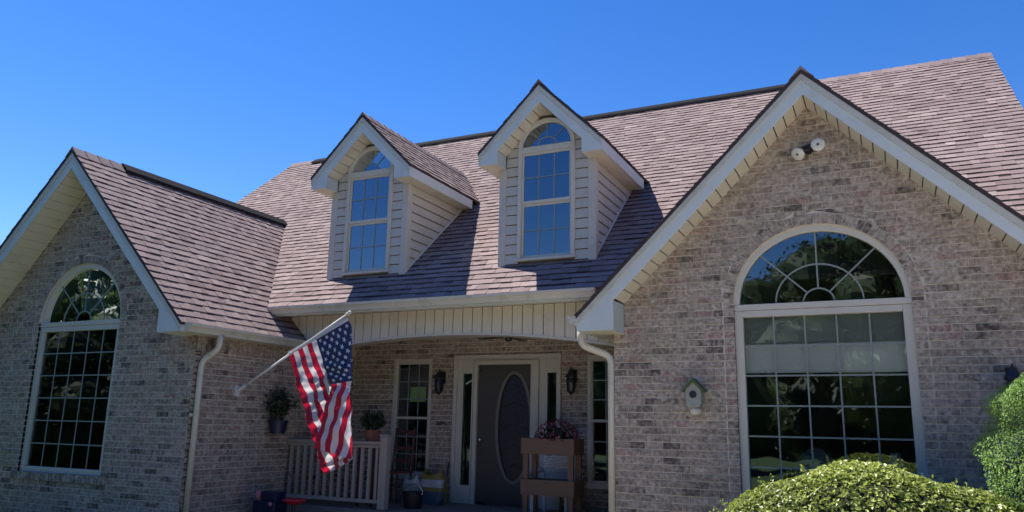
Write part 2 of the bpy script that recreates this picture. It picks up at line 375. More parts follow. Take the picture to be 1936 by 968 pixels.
def gable_wall(w, name):
    part = None
    xc, y0 = w['xc'], w['yw']; W = lambda u, z, d: (u, y0-d, z)
    def half(z): return min(w['ww'], (w['za']-.18-z)/w['s'])
    def iv(z, mid):
        h = max(half(z), .004); o = 0
        if SILL-.115 < mid <= ZSP: o = AW+RING+.008
        elif mid > ZSP and z < ZSP+AH+RING+.01:
            o = (AW+RING+.008)*sqrt(max(0, 1-((max(z, ZSP)-ZSP)/(AH+RING+.01))**2))
        elif mid > ZSP and mid < ZSP+AH+RING+.01: o = 0.0
        return [(xc-h, xc-o), (xc+o, xc+h)] if o > 0 else [(xc-h, xc+h)]
    me = MB(); wall = me_holder(name)
    ps, mo = wall_bricks(wall, W, 0.0, w['za']-.2, iv)
    for sgn in (-1, 1):                                # stacked headers beside the frame
        z = 0.0
        while z < ZSP-.01:
            zb, zt = z, z+BC
            if zb > SILL-.13:
                a, b = sorted((xc+sgn*AW, xc+sgn*(AW+RING))); zt = min(zt, ZSP); d = .008
                a_, b_ = (a-.0085, b) if sgn < 0 else (a, b+.0085); mo.hexa([W(a_, zb, .001), W(b_, zb, .001), W(b_, zt, .001), W(a_, zt, .001)], [W(a_, zb, -.1), W(b_, zb, -.1), W(b_, zt, -.1), W(a_, zt, -.1)])
                zb, zt = zb+JT/2, zt-JT/2
                if zt-zb > .02: ps.add([W(a+.002, zb, d), W(b, zb, d), W(b, zt, d), W(a+.002, zt, d)], [W(a+.002, zb, -.095), W(b, zb, -.095), W(b, zt, -.095), W(a+.002, zt, -.095)], brick_tone())
            z += BC
    mo.archring(xc, ZSP, AW, AH, AW+RING+.010, AH+RING+.010, y0-.0015, y0+.1, 40)
    mo.box(xc-.45, xc+.45, y0+.002, y0+.09, ZSP+AH+.03, ZSP+AH+.30)
    n = 40
    for i in range(n):                                 # rowlock ring over the arch
        t0, t1 = pi*(i+.07)/n, pi*(i+.93)/n; d = .009
        q = lambda t, e: (xc+(AW+e)*cos(t), ZSP+(AH+e)*sin(t))
        c = [q(t1, .003), q(t0, .003), q(t0, RING), q(t1, RING)]
        ps.add([W(u, z, d) for u, z in c], [W(u, z, -.095) for u, z in c], brick_tone())
    u = xc-AW-RING
    while u < xc+AW+RING-.03:                          # rowlock sill
        a, b = u+.005, u+.073; zb, zt = SILL-.112, SILL-.012; d = .03
        ps.add([W(a, zb, d), W(b, zb, d), W(b, zt, d-.0), W(a, zt, d)], [W(a, zb, -.09), W(b, zb, -.09), W(b, zt+.01, -.09), W(a, zt+.01, -.09)], brick_tone()); u += .078
    mo.box(xc-AW-RING, xc+AW+RING, y0-.022, y0+.1, SILL-.113, SILL-.013)
    wall.data = setmesh(name, mo.V, mo.F, [M['mortar']], None, mo.T)
    return wall
def me_holder(name): return link(name, bpy.data.meshes.new(name), house)
gable_wall(WL, 'brick_wall'); gable_wall(WR, 'brick_wall')

# side wall of the left wing, facing the porch
XS = WL['xc']+WL['ww']
wall = me_holder('brick_wall'); W = lambda u, z, d: (XS+d, u, z)
ps, mo = wall_bricks(wall, W, 0.0, 2.49, lambda z, mid: [(WL['yw']+.001, WALL_Y)], 1)
u = WL['yw']+.002
while u < WALL_Y-.05:                                  # soldier course under the eave
    a, b = u+.005, u+BC-.005; d = .007+random.uniform(-.002, .003)
    ps.add([W(a, 2.496, d), W(b, 2.496, d), W(b, 2.695, d), W(a, 2.695, d)], [W(a, 2.496, -.09), W(b, 2.496, -.09), W(b, 2.695, -.09), W(a, 2.695, -.09)], brick_tone()); u += BC
mo.box(XS-.1, XS, WL['yw'], WALL_Y, 2.49, 2.96)
wall.data = setmesh('brick_wall', mo.V, mo.F, [M['mortar']], None, mo.T)
# side wall of the right wing
wall = me_holder('brick_wall'); XR = WR['xc']-WR['ww']; W = lambda u, z, d: (XR-d, -u, z)
ps, mo = wall_bricks(wall, W, 0.0, 2.95, lambda z, mid: [(-WALL_Y, -.001)], 1)
wall.data = setmesh('brick_wall', mo.V, mo.F, [M['mortar']], None, mo.T)
# porch back wall with two windows and the door
PW = [(-6.727, -6.002, .80, 2.65), (-3.352, -2.625, .80, 2.65)]; DX0, DX1, DZ = -5.585, -3.765, 2.69
wall = me_holder('brick_wall'); W = lambda u, z, d: (u, WALL_Y-d, z)
def iv(z, mid):
    cuts = []
    if .80 < mid < 2.65: cuts += [(PW[0][0], PW[0][1])]
    if mid < DZ: cuts += [(DX0, DX1)]
    if .80 < mid < 2.65: cuts += [(PW[1][0], PW[1][1])]
    out = []; a = XS
    for c in cuts: out.append((a, c[0])); a = c[1]
    out.append((a, XR)); return out
ps, mo = wall_bricks(wall, W, FLOOR, 3.0, iv)
wall.data = setmesh('brick_wall', mo.V, mo.F, [M['mortar']], None, mo.T)
# plain outer walls out of view (ends and back) so that the house is closed
b = MB(); b.box(WL['xc']-WL['ww'], WL['xc']-WL['ww']+.1, WL['yw']+.11, 11.0, 0, 3.3)
b.box(WR['xc']+WR['ww']-.1, WR['xc']+WR['ww'], WR['yw']+.11, 11.0, 0, 3.3); b.box(WL['xc']-WL['ww'], WR['xc']+WR['ww'], 11.0, 11.1, 0, 3.3)
b.build('end_wall', M['mortar'], house)
for x in (MX0+.25, MX1-.35):
    b = MB(); b.prism([(GY+.4, 3.3), (2*MY-GY-.4, 3.3), (MY, MZ-.25)], 'x', x, x+.1); b.build('gable_end', M['siding'], house)

# ------------------------------------------------------------------ roofs
def shingle_field(ps, O, U, Wv, Nn, ulen, wlen, keep, expo=0.143, seed=0, tmin=0, start=0.0):
    """O eave corner, U along the eave, Wv up the slope, Nn normal; laminated tabs with a darker granule band under each butt"""
    rnd = random.Random(seed); O = Vector(O); U = Vector(U); Wv = Vector(Wv); Nn = Vector(Nn)
    k = 0; wv = start
    while wv < wlen:
        u = -rnd.uniform(0, .3); thick = rnd.random() < .5; course = rnd.uniform(-.06, .06)
        while u < ulen:
            wd = rnd.uniform(.09, .20) if thick else rnd.uniform(.10, .26)
            a, b = max(u, 0), min(u+wd, ulen)
            if b-a > .02:
                lo, hi = max(0, wv), min(wv+expo*1.3, wlen); vis = wv+expo
                kk = keep(O+U*((a+b)/2)+Wv*(wv+expo*.5), U*((b-a)/2))
                if kk:
                    t = (.0165 if thick else .0115)+rnd.uniform(-.0012, .0012)
                    if kk is not True: a, b = max(a, kk[0]), min(b, kk[1])
                    if b-a > .015:
                        lo2 = lo+rnd.uniform(-.003, .003)+(0 if thick else .004); tone = min(1, max(.2, rnd.gauss(.56, .13)+course))
                        f = lambda uu, ww, hh: O+U*uu+Wv*ww+Nn*hh
                        bw = rnd.uniform(.020, .046) if rnd.random() < .64 else rnd.uniform(.004, .012)
                        bm = min(max(vis-bw, lo2+.03), hi-.002); hm = t+(.002-t)*(bm-lo2)/(hi-lo2)
                        ps.add([f(a+.0006, lo2, t), f(b-.0006, lo2, t), f(b-.0006, hi, .002), f(a+.0006, hi, .002)],
                               [f(a+.0006, lo2, -.006), f(b-.0006, lo2, -.006), f(b-.0006, hi, -.006), f(a+.0006, hi, -.006)], tone,
                               ([f(a+.0006, bm, hm), f(b-.0006, bm, hm)], rnd.uniform(0, .1)))
            u += wd; thick = not thick if rnd.random() < .8 else thick
        wv += expo; k += 1
# dormers: centre x, ridge z, eave half width etc.
DORM = [-6.482, -3.487]; DYF, DYW, DZA, DHW, DWW, DZB, DFT, DHIN = 0.40, 0.70, 6.335, 0.925, 0.722, 5.20, 0.31, 0.63
SH = 0.02                                              # shingle reference lies a little under the measured surface
# main roof
main = me_holder('roof')
m = MB(); sl = sqrt(1+MS*MS)
def slab_main(y0, z0, y1, z1, t=.045): m.hexa([(MX0, y0, z0-.022), (MX1, y0, z0-.022), (MX1, y1, z1-.022), (MX0, y1, z1-.022)], [(MX0, y0, z0-.022-t), (MX1, y0, z0-.022-t), (MX1, y1, z1-.022-t), (MX0, y1, z1-.022-t)])
slab_main(GY, GZ, MY, MZ); slab_main(2*MY-GY, GZ, MY+.002, MZ)
main.data = setmesh('roof', m.V, m.F, [M['shingle_edge']])
ps = Pieces(main, 'shingle', 'shingles', M['shingle']); SHINGLES.append(ps)
def keep_main(c, hu):
    x, y, z = c
    if z < WL['za']-WL['s']*abs(x-WL['xc'])-.12: return False
    if z < WR['za']-WR['s']*abs(x-WR['xc'])-.12: return False
    for d in DORM:
        if abs(x-d) < DWW-.2 and y > DYW+.12 and z < DZA-abs(x-d)-.25: return False
    return True
sd = Vector((0, 1, MS)).normalized(); nn = Vector((0, -MS, 1)).normalized()
shingle_field(ps, (MX0, GY-.015, GZ-.022-.012), (1, 0, 0), sd, nn, MX1-MX0, sl*(MY-GY)+.01, keep_main, seed=3)
v = MB(); yv = MY                                      # dark ridge vent, lighter caps at both ends
v.prism([(yv-.19, MZ-.165+.025), (yv-.17, MZ-.115+.025), (yv, MZ+.035), (yv+.17, MZ-.115+.025), (yv+.19, MZ-.165+.025), (yv, MZ-.03)], 'x', -11.9, -.55); v.build('ridge_vent', M['vent'], main)
b = MB(); r = .30                                      # rake boards of the main gable ends
for x in (MX0+.03, MX1-.055): b.prism([(GY+.02, GZ-.10), (MY, MZ-.10), (2*MY-GY-.02, GZ-.10), (2*MY-GY-.02, GZ-.30), (MY, MZ-.32), (GY+.02, GZ-.30)], 'x', x, x+.025)
b.build('rake_board', M['trim'], house)

# wing roofs
def ridge_caps(parent, axis, c, z, a, b, w=.13, drop=1.0):
    n = max(1, round((b-a)/.19)); st = (b-a)/n
    for i in range(n):
        v = MB(); v.t = random.uniform(.35, .8); p0, p1 = a+i*st-.02, a+(i+1)*st
        def P(u, h, t): return (u, c+h, z+t) if axis == 'x' else (c+h, u, z+t)
        A = [P(p0, -w, -w*drop+.004), P(p0, 0, .022), P(p0, w, -w*drop+.004), P(p0, 0, -.02)]; B = [P(p1, -w, -w*drop-.008), P(p1, 0, .008), P(p1, w, -w*drop-.008), P(p1, 0, -.03)]
        v.add(A+B, [(0, 1, 2, 3), (7, 6, 5, 4), (0, 4, 5, 1), (1, 5, 6, 2), (2, 6, 7, 3), (3, 7, 4, 0)]); v.build('cap_shingle', M['shingle'], parent)
def wing_roof(w, visible_side, yend_low, seed, vent_from):
    xc, za, s, hw, yf = w['xc'], w['za'], w['s'], w['hw'], w['yf']; ye = ymain(za)
    roof = me_holder('roof'); m = MB(); yo = yf-.03
    for sg in (-1, 1):
        zt = za-s*hw
        yl = ymain(zt) if zt > GZ else yend_low
        # deck follows the valley: from the eave back to the main roof
        xm = xc+sg*(za-GZ)/s
        poly = [(xc+sg*hw, yo, zt), (xc, yo, za), (xc, ye+.05, za), (xm, GY+.06, GZ), (xm, yend_low, GZ), (xc+sg*hw, yend_low, zt)]
        top = [(x, y, z-.022) for x, y, z in poly]; bot = [(x, y, z-.06) for x, y, z in poly]
        n = 6; fs = [tuple(range(n)), tuple(reversed(range(n, 2*n)))]+[((i+1) % n, i, n+i, n+(i+1) % n) for i in range(n)]
        m.m = 0; m.add(top+bot, fs)
    roof.data = setmesh('roof', m.V, m.F, [M['shingle_edge']])
    ps = Pieces(roof, 'shingle', 'shingles', M['shingle']); SHINGLES.append(ps)
    L = sqrt(1+s*s)*hw
    for sg in (-1, 1):
        sd = Vector((-sg, 0, s)).normalized(); nn = Vector((sg*s, 0, 1)).normalized()
        def keep(c, hu, sg=sg):
            lim = ymain(c.z)+.03 if c.z > GZ-.02 else yend_low
            return (0, lim-yo) if c.y-abs(hu.y) < lim else False
        shingle_field(ps, (xc+sg*(hw+.012), yo, za-s*hw-.022-.012), (0, 1, 0), sd, nn, ye+.4-yo, L+.01, keep, seed=seed+sg)
    a, bb = vent_from, ye-.05
    v = MB(); v.prism([(xc-.16, za-.135), (xc-.14, za-.095), (xc, za+.035), (xc+.14, za-.095), (xc+.16, za-.135), (xc, za-.04)], 'y', a, bb); v.build('ridge_vent', M['vent'], roof)
    ridge_caps(roof, 'y', xc, za, yo+.02, a-.002)
for a, b in ((MX0+.02, -11.9), (-.55, MX1)): ridge_caps(main, 'x', MY, MZ, a, b, .14, MS)
wing_roof(WL, 1, BEAM_Y, 20, -1.05)
wing_roof(WR, -1, BEAM_Y, 40, .55)

def rake_trim(parent, xc, yf, yw, za, s, hw, hin, zb, ft, y_back, mould=.085, pitch=.152):
    """fascia boards with boxed returns, rake mould, sloping soffit of single panels"""
    for sg in (-1, 1):
        X = lambda d: xc+sg*d
        b = MB(); top = .062
        b.prism([(X(0), za-top), (X(hw), za-top-s*hw), (X(hw), zb), (X(hin), zb), (X(hin), za-ft-s*hin), (X(0), za-ft)], 'y', yf, yf+.025)
        bevel(b.build('fascia', M['trim'], parent), .003)
        b = MB(); b.prism([(X(0), za-top+.001), (X(hw), za-top-s*hw+.001), (X(hw), za-top-mould-s*hw), (X(0), za-top-mould)], 'y', yf-.018, yf-.001)
        bevel(b.build('rake_mould', M['mould'], parent), .004)
        # return box: inner cheek, bottom, eave fascia running back
        b = MB(); b.prism([(yf+.026, zb), (yw-.012, zb), (yw-.012, za-ft-s*hin-.004), (yf+.026, za-ft-s*hin-.004)], 'x', X(hin), X(hin+.02)); b.build('return_cheek', M['trim'], parent)
        b = MB(); x0, x1 = sorted((X(hin+.001), X(hw-.001))); b.box(x0, x1, yf+.026, y_back, zb+.004, zb+.018); b.build('eave_soffit', M['vinyl'], parent)
        b = MB(); x0, x1 = sorted((X(hw-.02), X(hw))); b.box(x0, x1, yf+.026, y_back, zb+.002, za-top-s*hw+.002); b.build('eave_fascia', M['trim'], parent)
        # sloping soffit
        so = me_dark(parent, 'soffit', [(X(0), za-ft+.02), (X(hin), za-ft+.02-s*hin), (X(hin), za-ft+.03-s*hin), (X(0), za-ft+.03)], yf+.026, yw-.002)
        L = sqrt(1+s*s); n = int(hin*L/pitch)
        for i in range(n+1):
            d0, d1 = i*pitch/L+.006, min((i+1)*pitch/L-.006, hin)
            if d1-d0 < .02: continue
            b = MB(); c = [(X(d0), za-ft-s*d0+.003), (X(d1), za-ft-s*d1+.003), (X(d1), za-ft-s*d1+.017), (X(d0), za-ft-s*d0+.017)]
            b.prism(c, 'y', yf+.027, yw-.001); b.build('soffit_panel', M['vinyl'], so)
def me_dark(parent, name, poly, y0, y1):
    b = MB(); b.prism(poly, 'y', y0, y1); return b.build(name, M['groove'], parent)
rake_trim(house, WL['xc'], WL['yf'], WL['yw'], WL['za'], WL['s'], WL['hw'], WL['hin'], WL['zb'], FT, BEAM_Y-.002)
rake_trim(house, WR['xc'], WR['yf'], WR['yw'], WR['za'], WR['s'], WR['hw'], WR['hin'], WR['zb'], FT, BEAM_Y-.002)

# gutters: K profile (depth outwards, height)
KP = [(0, 0), (.075, 0), (.085, .03), (.10, .055), (.122, .075), (.125, .11), (.112, .112), (.108, .085), (.012, .02), (.012, .11), (0, .11)]
def gutter(axis, base, sg, a, b, z):
    g = MB(); pr = [(base+sg*d, z+h) for d, h in KP]
    g.prism(pr, axis, a, b); o = g.build('gutter', M['gutter'], house)
    for e in (a, b):
        c = MB(); c.prism([(base+sg*d, z+h) for d, h in ((0, 0), (.075, 0), (.085, .03), (.10, .055), (.122, .075), (.125, .11), (0, .11))], axis, e-.004, e+.004); c.build('end_cap', M['gutter'], o)
    return o
gutter('x', GY+.045, -1, -7.80, -2.56, GZ-.145)
zeL = WL['za']-WL['s']*WL['hw']; zeR = WR['za']-WR['s']*WR['hw']
gutter('y', WL['xc']+WL['hw']+.001, 1, WL['yf']+.04, BEAM_Y-.005, zeL-.14)
gutter('y', WR['xc']-WR['hw']-.001, -1, WR['yf']+.01, BEAM_Y-.01, zeR-.14)
b = MB(); b.box(-7.78, -2.5, GY+.02, GY+.044, GZ-.17, GZ-.066); b.build('eave_fascia', M['trim'], house)
b = MB(); b.box(-7.78, -2.5, GY+.045, BEAM_Y-.012, 3.196, 3.212); b.build('eave_soffit', M['vinyl'], house)
# downspouts
def downspout(pts, up):
    d = MB(); P = [Vector(p) for p in pts]; Q = [P[0]]
    for i in range(1, len(P)-1):                       # round the bends
        a = (P[i-1]-P[i]); c = (P[i+1]-P[i]); r = min(.09, a.length*.45, c.length*.45); a.normalize(); c.normalize()
        for k in range(5):
            t = k/4; Q.append((P[i]+a*r)*(1-t)**2+P[i]*2*t*(1-t)+(P[i]+c*r)*t*t)
    Q.append(P[-1])
    d.tube(Q, .044, 12, .036); return d.build('downspout', M['gutter'], house, True)
downspout([(-7.275, -1.28, zeL-.13), (-7.275, -1.28, 2.53), (-7.505, -1.335, 2.36), (-7.505, -1.335, .08)], None)
downspout([(-2.665, -.12, zeR-.13), (-2.665, -.12, 2.57), (-2.335, .02, 2.44), (-2.335, .02, .08)], None)
b = MB(); b.box(XS+.006, XS+.02, -1.40, -1.27, 1.65, 1.69); b.build('spout_strap', M['gutter'], house)

# ------------------------------------------------------------------ porch: beam with arched underside, single vertical panels
ARC = lambda x: 2.838-.035*(x+4.92)**2
beam = MB(); xs = [XS+.0+(XR-XS)*i/40 for i in range(41)]
beam.prism([(x, ARC(x)) for x in xs]+[(XR, 3.4), (XS-.4, 3.4), (XS-.2, 3.02), (XS, 2.83)], 'y', BEAM_Y+.012, BEAM_Y+.22)
beam = beam.build('porch_beam', M['groove'], house)
x = XS-.12
while x < XR-.01:
    a, c = x+.006, min(x+.146, XR); p = MB()
    zl = lambda q: max(ARC(q)+.018, WL['za']-WL['s']*(q-WL['xc'])-.02)
    if c > a+.02: p.prism([(a, zl(a)), (c, zl(c)), (c, 3.194), (a, 3.194)], 'y', BEAM_Y, BEAM_Y+.011); p.build('beam_panel', M['vinyl'], beam)
    x += .152
t = MB()
for i in range(40):
    a, c = xs[i], xs[i+1]; t.hexa([(a, BEAM_Y-.012, ARC(a)-.012), (c, BEAM_Y-.012, ARC(c)-.012), (c, BEAM_Y-.012, ARC(c)+.02), (a, BEAM_Y-.012, ARC(a)+.02)],
                                  [(a, BEAM_Y+.235, ARC(a)-.012), (c, BEAM_Y+.235, ARC(c)-.012), (c, BEAM_Y+.235, ARC(c)-.001), (a, BEAM_Y+.235, ARC(a)-.001)])
t.build('arch_trim', M['frame'], beam)
b = MB(); b.box(XS, XR, BEAM_Y+.236, WALL_Y-.01, 2.95, 2.97); b.build('porch_ceiling', M['vinyl'], house)
b = MB(); b.box(XS, XR, .35, WALL_Y+.1, 0.02, FLOOR); b.box(-5.6, XR-.02, .02, .349, .02, .30); b.box(-5.6, XR-.02, -.3, .019, .02, .15); b.build('porch_floor', M['concrete'], house)

# ------------------------------------------------------------------ windows
def pane_poly(win, pts, y, mat):
    b = MB(); b.prism(pts, 'y', y, y+.004); b.build('pane', mat, win)
def arched_window(xc, y):
    win = MB()                                         # outer frame
    yo, yi = y-.02, y+.06
    win.box(xc-.895, xc-.80, yo, yi, .835, 2.915); win.box(xc+.80, xc+.895, yo, yi, .835, 2.915)
    win.box(xc-.80, xc+.80, yo, yi, .835, .91); win.box(xc-.80, xc+.80, yo, yi, 2.845, 2.915)
    win.box(xc-.894, xc+.894, yo-.008, yi, 2.918, 2.985)
    win.archring(xc, 2.985, .83, .78, .896, .856, yo-.004, yi, 40)
    f = win.build('window', M['frame'], house); bevel(f, .004)
    cols = [xc-.80+.32*i for i in range(6)]; rows = [.91+.3225*i for i in range(7)]
    g = y+.022
    for i in range(5):
        for j in range(6): pane_poly(f, [(cols[i], rows[j]), (cols[i+1], rows[j]), (cols[i+1], rows[j+1]), (cols[i], rows[j+1])], g, M['glass'])
    hb = .0085
    for i in range(1, 5): mu = MB(); mu.box(cols[i]-hb, cols[i]+hb, g-.006, g-.001, .91, 2.845); mu.build('muntin', M['muntin'], f)
    for j in range(1, 6): mu = MB(); mu.box(xc-.80, xc+.80, g-.009, g-.0065, rows[j]-hb, rows[j]+hb); mu.build('muntin', M['muntin'], f)
    el = lambda k, t: (xc+.83*k*cos(t), 2.985+.78*k*sin(t))
    rad = [0, .19, .535, 1.0]
    pane_poly(f, [el(.19, pi*i/12) for i in range(13)], g, M['glass'])
    for r0, r1 in ((.19, .535), (.535, 1.0)):
        for q in range(4):
            t0, t1 = q*pi/4, (q+1)*pi/4
            pane_poly(f, [el(r0, t0+(t1-t0)*i/6) for i in range(7)]+[el(r1, t1-(t1-t0)*i/6) for i in range(7)], g, M['glass'])
    for k in (.19, .535):
        mu = MB(); mu.archring(xc, 2.985, .83*k-hb, .78*k-hb, .83*k+hb, .78*k+hb, g-.006, g-.001, 20); mu.build('muntin', M['muntin'], f)
    for q in (1, 2, 3):
        t = q*pi/4; (x0, z0), (x1, z1) = el(.19, t), el(1, t); nx, nz = -sin(t)*hb, cos(t)*hb
        mu = MB(); mu.prism([(x0-nx, z0-nz), (x1-nx, z1-nz), (x1+nx, z1+nz), (x0+nx, z0+nz)], 'y', g-.009, g-.0065); mu.build('muntin', M['muntin'], f)
    return f
arched_window(WL['xc'], WL['yw']+.05); arched_window(WR['xc'], WR['yw']+.05)

def room(x0, x1, y0, y1, z0, z1, mat, name='room_lining'):
    b = MB(); v = [(x0,y0,z0),(x1,y0,z0),(x1,y1,z0),(x0,y1,z0),(x0,y0,z1),(x1,y0,z1),(x1,y1,z1),(x0,y1,z1)]
    b.add(v, [(0,1,2,3),(7,6,5,4),(1,5,6,2),(2,6,7,3),(3,7,4,0)]); return b.build(name, mat, house)
room(-11.3, -8.6, -1.29, 3.0, .4, 3.9, M['room']); room(-1.35, 1.35, .115, 3.6, .4, 3.9, M['room']); room(-7.4, -2.4, 2.115, 5.4, .4, 2.9, M['room'])

def porch_window(x0, x1, z0, z1):
    y = WALL_Y; w = MB(); a, b = x0+.075, x1-.06; zm = 1.71
    w.box(x0, a-.02, y-.03, y+.06, z0, z1); w.box(b+.02, x1, y-.03, y+.06, z0, z1); w.box(a-.02, b+.02, y-.03, y+.06, z1-.065, z1); w.box(x0-.01, x1+.01, y-.05, y+.06, z0-.03, z0+.05)
    w.box(a-.02, a, y-.015, y+.06, z0+.05, z1-.065); w.box(b, b+.02, y-.015, y+.06, z0+.05, z1-.065); w.box(a, b, y-.02, y+.05, zm-.02, zm+.02)
    w.box(a, b, y-.015, y+.05, z1-.087, z1-.0655); w.box(a, b, y-.015, y+.05, z0+.0505, z0+.08)
    f = w.build('window', M['frame'], house); bevel(f, .004)
    for lo, hi, g in ((z0+.08, zm-.02, y+.03), (zm+.02, z1-.087, y+.015)):
        cx = [a+(b-a)*i/3 for i in range(4)]; cz = [lo+(hi-lo)*i/3 for i in range(4)]
        for i in range(3):
            for j in range(3): pane_poly(f, [(cx[i], cz[j]), (cx[i+1], cz[j]), (cx[i+1], cz[j+1]), (cx[i], cz[j+1])], g, M['glass'])
        for i in (1, 2):
            m = MB(); m.box(cx[i]-.008, cx[i]+.008, g-.006, g-.001, lo, hi); m.build('muntin', M['muntin'], f)
            m = MB(); m.box(a, b, g-.009, g-.0065, cz[i]-.008, cz[i]+.008); m.build('muntin', M['muntin'], f)
for p in PW: porch_window(*p)

# entry door with sidelights
y = WALL_Y
d = MB()
d.box(DX0, DX0+.06, y-.05, y+.07, FLOOR, DZ-.061); d.box(DX1-.06, DX1, y-.05, y+.07, FLOOR, DZ-.061); d.box(DX0, DX1, y-.05, y+.07, DZ-.06, DZ)
d.box(DX0+.06, DX1-.06, y-.02, y+.06, 2.60, DZ-.06)
for a, bb, ga, gb in ((DX0+.06, -5.218, -5.438, -5.239), (-4.118, DX1-.06, -4.006, -3.817)):   # sidelight stiles and panels
    d.box(a, ga, y-.02, y+.06, FLOOR, 2.60); d.box(gb, bb, y-.021, y+.06, FLOOR, 2.60); d.box(ga, gb, y-.019, y+.06, FLOOR, .70); d.box(ga, gb, y-.019, y+.06, 2.425, 2.60)
d.box(-5.218, -5.155, y-.06, y+.06, FLOOR, 2.60); d.box(-4.245, -4.118, y-.06, y+.06, FLOOR, 2.60); d.box(-5.155, -4.245, y-.06, y+.06, 2.535, 2.60)
door = d.build('entry_frame', M['frame'], house); bevel(door, .005)
for ga, gb in ((-5.438, -5.239), (-4.006, -3.817)):
    m = MB()
    m.box(ga, ga+.022, y-.03, y-.021, .70, 2.425); m.box(gb-.022, gb, y-.03, y-.022, .70, 2.425); m.box(ga+.022, gb-.022, y-.03, y-.02, .70, .722); m.box(ga+.022, gb-.022, y-.03, y-.02, 2.403, 2.425)
    m.build('sidelight_bead', M['frame'], door); pane_poly(door, [(ga, .70), (gb, .70), (gb, 2.425), (ga, 2.425)], y+.01, M['glass'])
sl = MB(); OX, OZ, OA, OB = -4.53, 1.60, .268, .79     # slab with an oval light
n = 36; ov = [(OX+OA*cos(2*pi*i/n), OZ+OB*sin(2*pi*i/n)) for i in range(n)]
def rim(t):
    c, s = cos(t), sin(t); k = min((.375 if c > 0 else .625)/max(abs(c), 1e-6), (.935 if s > 0 else 1.14)/max(abs(s), 1e-6)); return (OX+c*k*.0+max(-.625+.0, min(.285, c*k)), OZ+max(-1.14, min(.935, s*k)))
rp = [rim(2*pi*i/n) for i in range(n)]
for i in range(n):
    j = (i+1) % n; q = [ov[i], ov[j], rp[j], rp[i]]
    sl.hexa([(u, y-.01, z) for u, z in q], [(u, y+.035, z) for u, z in q])
sl.box(-5.155, -5.12, y-.009, y+.03, FLOOR, 2.535); sl.box(-5.155, -4.245, y-.008, y+.03, 2.48, 2.535)
slab = sl.build('door_slab', M['door'], door)
m = MB(); m.archring(OX, OZ, OA-.005, OB-.005, OA+.045, OB+.045, y-.026, y-.011, 48, 0, 2*pi); m.build('oval_moulding', M['door_mould'], door)
pane_poly(door, ov, y+.01, M['glass_lead'])
m = MB(); m.ball((-5.08, y-.06, 1.40), .03, .03, .03); m.tube([(-5.08, y-.009, 1.40), (-5.08, y-.05, 1.40)], .012); m.build('door_knob', M['chrome'], door, True)
for k in range(5):                                     # leaded tracery in the oval
    m = MB(); t = [-.75, -.4, 0, .4, .75][k]; z = OZ+t*OB; hw = OA*sqrt(1-t*t)
    m.tube([(OX-hw, y+.006, z-.05), (OX, y+.006, z+.05), (OX+hw, y+.006, z-.05)], .004, 5); m.build('leading', M['black'], door)

